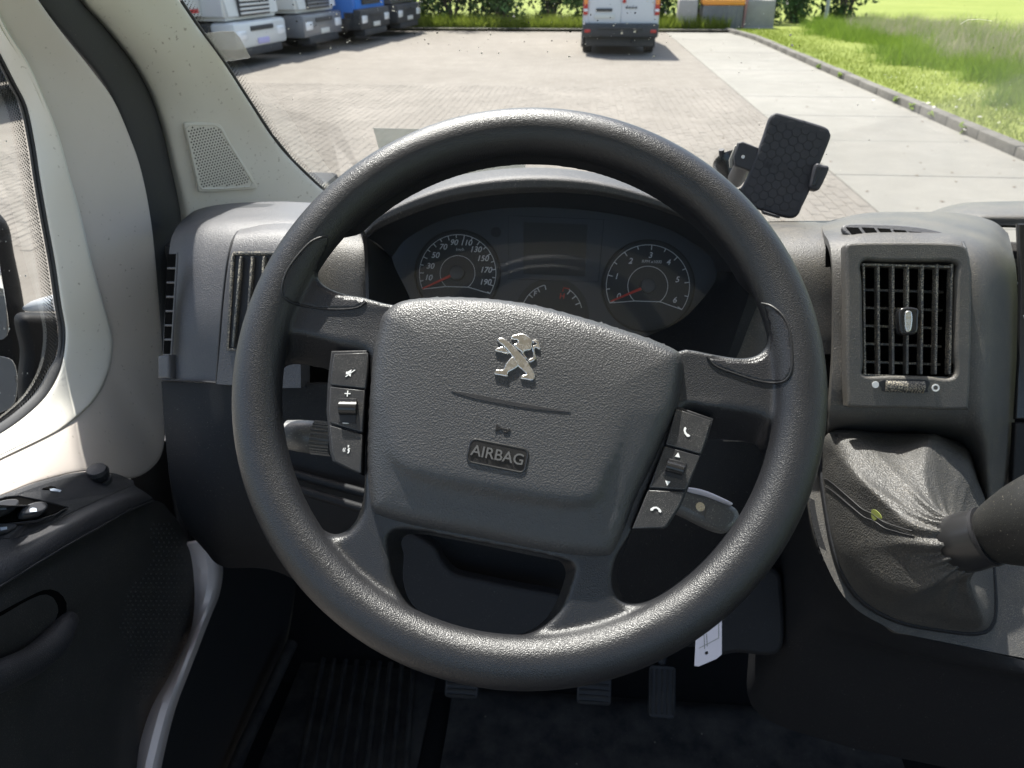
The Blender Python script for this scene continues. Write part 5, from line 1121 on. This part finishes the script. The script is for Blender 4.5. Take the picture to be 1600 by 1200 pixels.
# armrest with switch plate
T0 = [(-150, 832), (0, 775), (62, 752), (105, 741), (140, 737), (180, 740), (207, 752)]
T1 = [(-150, 915), (0, 846), (32, 841), (80, 819), (125, 797), (170, 776), (212, 760)]
T2 = [(-150, 955), (0, 882), (50, 856), (100, 826), (150, 800), (195, 779), (228, 770)]
T3 = [(-150, 1000), (0, 916), (55, 882), (105, 852), (155, 824), (200, 798), (240, 781)]
xs0 = [-.535] * 7
def rowX(P, xs): return [pX(x, y, X) for (x, y), X in zip(P, xs)]
r0 = rowX(T0, [-.53, -.53, -.53, -.53, -.53, -.53, -.525]); r1 = rowX(T1, [-.47, -.47, -.475, -.48, -.485, -.49, -.50]); r2 = rowX(T2, [-.448, -.448, -.452, -.458, -.466, -.474, -.488]); r3 = rowX(T3, [-.44, -.44, -.445, -.45, -.458, -.466, -.482])
rm = [a.lerp(b, .5) + Vector((0, 0, .003)) for a, b in zip(r0, r1)]
arm = sheet('armrest', [[p + Vector((-.01, 0, -.02)) for p in r0], r0, rm, r1, r2, r3, [p + Vector((-.012, 0, -.006)) for p in r3]], M_DOOR, door, 60, 50, .004)
# lower door panel
rp_ = [[(-150, 1004), (0, 918), (55, 884), (105, 854), (155, 826), (200, 800), (238, 783), (256, 787)],
       [(-150, 1040), (0, 950), (55, 918), (110, 890), (165, 866), (210, 846), (258, 830), (288, 830)],
       [(-150, 1090), (0, 1000), (60, 966), (120, 938), (175, 918), (220, 905), (270, 895), (306, 892)],
       [(-150, 1150), (0, 1065), (60, 1035), (120, 1005), (175, 985), (220, 970), (265, 960), (308, 950)],
       [(-150, 1210), (0, 1130), (60, 1100), (120, 1070), (170, 1050), (210, 1035), (250, 1025), (290, 1015)],
       [(-150, 1270), (0, 1200), (60, 1180), (110, 1160), (150, 1140), (180, 1125), (210, 1115), (243, 1105)],
       [(-150, 1340), (0, 1290), (60, 1280), (110, 1270), (150, 1265), (180, 1260), (205, 1255), (228, 1250)]]
xr = [-.455, -.452, -.456, -.462, -.47, -.478, -.49, -.505]
lowd = sheet('lower_panel', [[pX(x, y, X + (.0 if j else .0) + (.004 if 0 < j < 3 else -.004)) for (x, y), X in zip(r_, xr)] for j, r_ in enumerate(rp_)], M_DOORLOW, door, 70, 70, .006)
tube('armrest_seam', r3[:-1] + [pX(240, 783, -.482)], .0012, M_DOOR, door, 6)
LB = bvh_of(lowd); AB_ = bvh_of(arm)
# pull recess and handle
def onp(bv, x, y, lift):
    p, n_ = hit(bv, x, y, lift); return p if p is not None else pX(x, y, -.45)
RC = [(-90, 1010), (0, 958), (40, 936), (70, 922), (90, 924), (104, 942), (100, 965), (75, 1000), (40, 1025), (0, 1045), (-90, 1090)]
V = [onp(LB, x, y, .0015) for x, y in [(p.x, p.y) for p in resample([Vector((x, y, 0)) for x, y in RC], 50, True)]]
cc = sum(V, Vector()) / len(V); me = mesh(V + [cc], [(i, (i + 1) % 50, 50) for i in range(50)]); orient(me); thicken('pull_recess', me, M_CAV, door, .001)
tube('pull_handle', catmull([onp(LB, x, y, l) for x, y, l in ((-120, 1085, .02), (-40, 1070, .026), (0, 1056, .028), (45, 1036, .028), (80, 1008, .026), (100, 982, .02), (108, 968, .006))], 30), [.013] * 22 + [.012, .0115, .011, .0105, .010, .0095, .009, .008], M_DOOR, door, 16)
# speaker mesh of raised studs on the lower panel
mp_ = [(232, 818), (262, 815), (285, 850), (298, 900), (300, 950), (290, 1000), (262, 1050), (235, 1085), (215, 1100), (205, 1050), (195, 1000), (186, 975), (196, 935), (218, 900), (240, 870)]
mu = np.array(mp_, float); ms = []
V = []; F = []
for j, y in enumerate(np.arange(812, 1105, 7.0)):
    for x in np.arange(180, 306, 8.0):
        xx = x + (j % 2) * 4
        if not inside(np.array([[xx, y]]), mu)[0]: continue
        p, n_ = hit(LB, xx, y, .0002)
        if p is None: continue
        k = len(V); r_ = .0016; V += [p + Vector((0, r_ * math.cos(t), r_ * math.sin(t))) for t in np.linspace(0, 2 * np.pi, 6, endpoint=False)] + [p + Vector((.0014, 0, 0))]; F += [(k + i, k + (i + 1) % 6, k + 6) for i in range(6)]
M_STUD = material('speaker_mesh_black', (.018, .018, .019), .45)
if V: link('speaker_studs', mesh(V, F), M_STUD, lowd, 'stuff')
# switch plate pieces
def patch(name, P, mat, parent, lift=.0015, thick=.002, n=48, bv=AB_, smooth=True):
    Q = [(p.x, p.y) for p in resample([Vector((x, y, 0)) for x, y in P], n, True)] if smooth else P
    V = [onp(bv, x, y, lift) for x, y in Q]; c_ = sum(V, Vector()) / len(V); m_ = len(V); me = mesh(V + [c_], [(i, (i + 1) % m_, m_) for i in range(m_)]); orient(me); return thicken(name, me, mat, parent, thick, sharp=30)
swp = patch('switch_plate', [(-60, 800), (0, 781), (60, 760), (105, 747), (140, 742), (178, 744), (203, 754), (205, 758), (170, 774), (125, 794), (80, 816), (32, 838), (15, 841), (0, 842), (-60, 860)], M_SWITCH, door, .0012, .002, 90)
sn = (r0[5] - r0[2]).cross(r1[2] - r0[2]).normalized()
if sn.z < 0: sn = -sn
SWF = Frame(onp(AB_, 45, 798, 0), sn)
plate('switch_well', SWF, [(-60, 800), (-10, 785), (8, 779), (28, 777), (66, 785), (103, 794), (84, 803), (58, 812), (10, 817), (-60, 826)], M_CAV, swp, thick=.003, bevel=.0005, h=.0030, n=60)
tube('well_rim', [SWF.px(*p, .0045) for p in [(-60, 799), (-10, 783), (8, 777), (28, 775), (66, 783), (106, 793), (88, 804), (58, 814), (10, 820), (-60, 830)]], .0012, M_SWITCH, swp, 8)
M_SWK = material('window_switch_grey', (.05, .052, .058), .35)
M_SWI = material('switch_symbol', (.55, .62, .72), .5)
for P in ([(-22, 796), (0, 786), (20, 784), (27, 790), (16, 800), (-16, 808)], [(30, 799), (46, 790), (64, 788), (72, 795), (62, 804), (36, 808)]):
    s_ = plate('window_switch', SWF, P, M_SWK, swp, thick=.008, bevel=.002, h=.008, n=50)
    cx, cy = np.mean(P, axis=0); plate('switch_icon', SWF, [(cx - 5, cy - 2), (cx - 1, cy - 4), (cx + 5, cy - 3), (cx + 6, cy + 2), (cx - 5, cy + 3)], M_SWI, s_, thick=.0004, bevel=.0001, h=.0122, smooth=False)
plate('lock_switch', SWF, [(-30, 826), (0, 820), (21, 821), (26, 824), (12, 832), (0, 834), (-30, 842)], M_SWK, swp, thick=.004, bevel=.001, h=.004, smooth=False)
plate('lock_icon', SWF, [(0, 824), (11, 823), (11, 827), (1, 829)], M_SWI, swp, thick=.0004, bevel=.0001, h=.0063, smooth=False)
plate('mirror_switch', SWF, [(66, 764), (78, 760), (140, 772), (143, 775), (130, 777)], M_CAV, swp, thick=.002, bevel=.0003, h=.0022, smooth=False)
for P in ([(78, 764), (84, 763), (96, 766), (94, 769), (88, 768), (79, 767)], [(114, 772), (120, 771), (133, 774), (130, 777), (122, 776), (115, 775)]): plate('mirror_icon', SWF, P, M_SWI, swp, thick=.0004, bevel=.0001, h=.0036, smooth=False)
kp = onp(AB_, 156, 749, 0); kn_ = Vector((.05, -.1, 1)).normalized()
mk = link('mirror_knob', tube_mesh([kp - kn_ * .003, kp + kn_ * .001, kp + kn_ * .0015, kp + kn_ * .004, kp + kn_ * .012, kp + kn_ * .0155, kp + kn_ * .0175], [.0125, .012, .0085, .0105, .0115, .0098, .004], 28), M_DOOR, swp, None, 45)
gr = []
e1 = Vector((1, 0, 0)); e1 = (e1 - kn_ * e1.dot(kn_)).normalized(); e2 = kn_.cross(e1)
for k in range(30):
    a = 2 * math.pi * k / 30; dd = e1 * math.cos(a) + e2 * math.sin(a); gr.append(tube_mesh([kp + dd * .0106 + kn_ * .004, kp + dd * .0116 + kn_ * .012], .0006, 5))
link('knob_grip', join_meshes(gr), M_DOOR, mk, 'stuff') if False else link('knob_grip', join_meshes(gr), M_DOOR, swp, 'stuff')
# exterior mirror on the door
M_MIRH = material('mirror_black_plastic', (.006, .006, .007), .65, spec=.25, dust=(500, .68, .78, (.2, .2, .19)))
MF = Frame(pX(10, 520, -.80), (.55, -.82, .12))
mh = plate('mirror_housing', MF, [(-160, 300), (-40, 318), (8, 345), (22, 400), (36, 470), (44, 540), (42, 600), (30, 640), (0, 668), (-80, 690), (-160, 700)], M_MIRH, door, thick=.05, bevel=.018, n=100, h=-.025); mh['label'] = 'black exterior mirror housing'
mg = plate('mirror_glass', MF, [(-150, 330), (-60, 340), (-12, 365), (2, 430), (13, 500), (12, 522), (0, 531), (-60, 535), (-150, 540)], M_MIRROR, mh, thick=.002, bevel=.0005, h=.002, n=80)
mg = plate('wide_angle_glass', MF, [(-150, 560), (-40, 556), (10, 558), (24, 572), (27, 600), (22, 630), (0, 645), (-60, 662), (-150, 672)], M_MIRROR, mh, thick=.002, bevel=.0005, h=.003, n=80)
plate('mirror_arm', Frame(pX(70, 550, -.67), (.75, -.64, .15)), [(26, 496), (60, 490), (104, 496), (112, 530), (108, 566), (84, 592), (58, 636), (36, 648), (30, 600), (34, 550)], M_MIRH, door, thick=.04, bevel=.01, n=80)
tube('arm_cover', catmull([pX(40, 482, -.78), pX(62, 478, -.73), pX(95, 474, -.66)], 8), [.004, .006, .008, .009, .010, .011, .012, .012], M_VWHITE, door, 12)
# ================================================================== PEDALS and mat
def pedal(name, px, py, w_, h_, label, vert):
    c = pY(px, py, .97); fr = Frame(c, (0, -.75, .65)); t = thing(name, c, label, 'pedal')
    link('pad', to_frame(plate2(rrect(0, 0, w_, h_, .008), (), .012, .002, smooth=False), fr), M_DARK, t)
    for k in range(5):
        q_ = (k - 2) / 5
        link('ridge', framebox(fr, *((q_ * w_ - .002, q_ * w_ + .002, -h_ * .42, h_ * .42) if vert else (-w_ * .42, w_ * .42, q_ * h_ - .002, q_ * h_ + .002)), .005, .009, .0008), M_MAT, t)
    link('arm', tube_mesh([c + Vector((0, .01, 0)), c + Vector((0, .10, .10)), c + Vector((0, .13, .35))], .009, 8), M_DARK, t)
pedal('brake_pedal', 928, 1078, .062, .05, 'dark ribbed brake pedal below the wheel', False)
pedal('accelerator_pedal', 1034, 1080, .048, .09, 'narrow ribbed accelerator pedal right of the brake', True)
pedal('clutch_pedal', 722, 1068, .062, .05, 'dark clutch pedal half hidden under the wheel rim', False)
fm_ = sheet('floor_mat', [[Vector((x, y, .772 + .012 * math.exp(-((y - 1.0) / .03) ** 2) + .004 * noise.noise(Vector((x * 6, y * 6, 0))))) for x in (-.2, 0, .2, .4, .62)] for y in (.35, .6, .8, .93, 1.0, 1.03)], M_MAT, None, 40, 40, .006, towards=(0, 0, 3))
tag(fm_, 'scuffed black rubber floor mat in the footwell', 'floor mat')
M_GRIT = material('floor_grit_tan', (.16, .145, .12), .9)
gp_ = [(RNG.uniform(-.15, .6), RNG.uniform(.5, 1.02), .781) for i in range(70)]
specks('floor_grit', gp_, .0007, .0022, M_GRIT, 'pale grit and crumbs scattered over the floor mat', 'grit')
# ================================================================== PHONE HOLDER
PF = Frame(pY(1228, 258, .98), (-.12, -.92, .30))
ph = thing('phone_holder', PF.o, 'black phone holder with honeycomb pad on a suction mount at the windscreen', 'phone holder')
PH_ = [(1207, 179), (1214, 177), (1250, 187), (1288, 199), (1296, 208), (1296, 218), (1280, 258), (1265, 297), (1253, 322), (1247, 335), (1237, 341), (1217, 338), (1180, 326), (1150, 316), (1146, 305), (1160, 290), (1173, 262), (1190, 217), (1200, 187)]
pad = plate('cradle', PF, PH_, M_PHONE, ph, thick=.010, bevel=.003, n=120)
pu = [PF.uv(*p, .005) for p in PH_]; ctr = np.mean(pu, axis=0); pin = np.array([ctr + (np.array(p) - ctr) * .90 for p in pu])
ra = math.atan2(PF.uv(1288, 199)[1] - PF.uv(1214, 177)[1], PF.uv(1288, 199)[0] - PF.uv(1214, 177)[0])
hexr = .0062; hm = plate2([(hexr * .93 * math.cos(R(60 * k) + ra), hexr * .93 * math.sin(R(60 * k) + ra)) for k in range(6)], (), .001, .0003, smooth=False); to_frame(hm, Frame((0, 0, 0), PF.n))
hm.materials.append(M_PHONE); hm.shade_flat()
for i in range(-9, 10):
    for j in range(-12, 13):
        x = hexr * 1.5 * i; y = hexr * math.sqrt(3) * (j + (i % 2) / 2); u, v = ctr[0] + x * math.cos(ra) - y * math.sin(ra), ctr[1] + x * math.sin(ra) + y * math.cos(ra)
        if inside(np.array([[u, v]]), pin)[0]:
            o = bpy.data.objects.new('hexagon', hm); COL.objects.link(o); o.parent = pad; o.location = PF.P(u, v, .0052) - ph.location
text('embossed_word', 'MOLK', PF, PF.uv(1222, 262, .006), .016, M_PHONE, pad, ra, .0003, .0060, 0, .0001)
plate('side_clamp', PF, [(1272, 258), (1283, 259), (1292, 262), (1290, 272), (1278, 296), (1270, 298), (1264, 294), (1266, 280)], M_PHONE, ph, thick=.026, bevel=.003, h=.010, n=60)
plate('clamp_highlight', PF, [(1276, 260), (1284, 261), (1274, 290), (1268, 290)], M_GLOSSBLK, ph, thick=.002, bevel=.0006, h=.0235, smooth=False)
plate('base_foot', PF, [(1190, 329), (1218, 338), (1217, 341), (1192, 334)], M_PHONE, ph, thick=.02, bevel=.002, h=.008, smooth=False)
plate('mount_arm', PF, [(1152, 224), (1160, 222), (1184, 232), (1180, 262), (1170, 268), (1148, 260), (1146, 246)], M_PHONE, ph, thick=.016, bevel=.002, h=-.004, smooth=False)
plate('worn_clip', PF, [(1148, 228), (1154, 226), (1151, 236), (1145, 250), (1145, 262), (1140, 262), (1139, 250), (1143, 240)], M_VELCRO, ph, thick=.006, bevel=.001, h=-.012, smooth=False)
c = PF.uv(1161, 245, .005); link('screw', to_frame(tube_mesh([(c[0], c[1], .003), (c[0], c[1], .0055)], .0022, 12), PF), M_CHROME, ph)
wc = pW(1148, 256, .004); WSn = WSF.n if WSF.n.y < 0 else -WSF.n
link('suction_cup', tube_mesh([wc, wc + WSn * .004, wc + WSn * .012, wc + WSn * .022, wc + WSn * .03], [.031, .030, .024, .017, .013], 36), M_GLOSSBLK, ph, None, 40)
link('cup_lever', tube_mesh([wc + WSn * .012 + Vector((-.02, 0, .012)), wc + WSn * .012 + Vector((-.024, -.004, .03))], .004, 8), M_PHONE, ph)
link('ball_joint', tube_mesh([wc + WSn * .028, PF.px(1165, 246, -.012)], [.012, .009], 16), M_PHONE, ph)
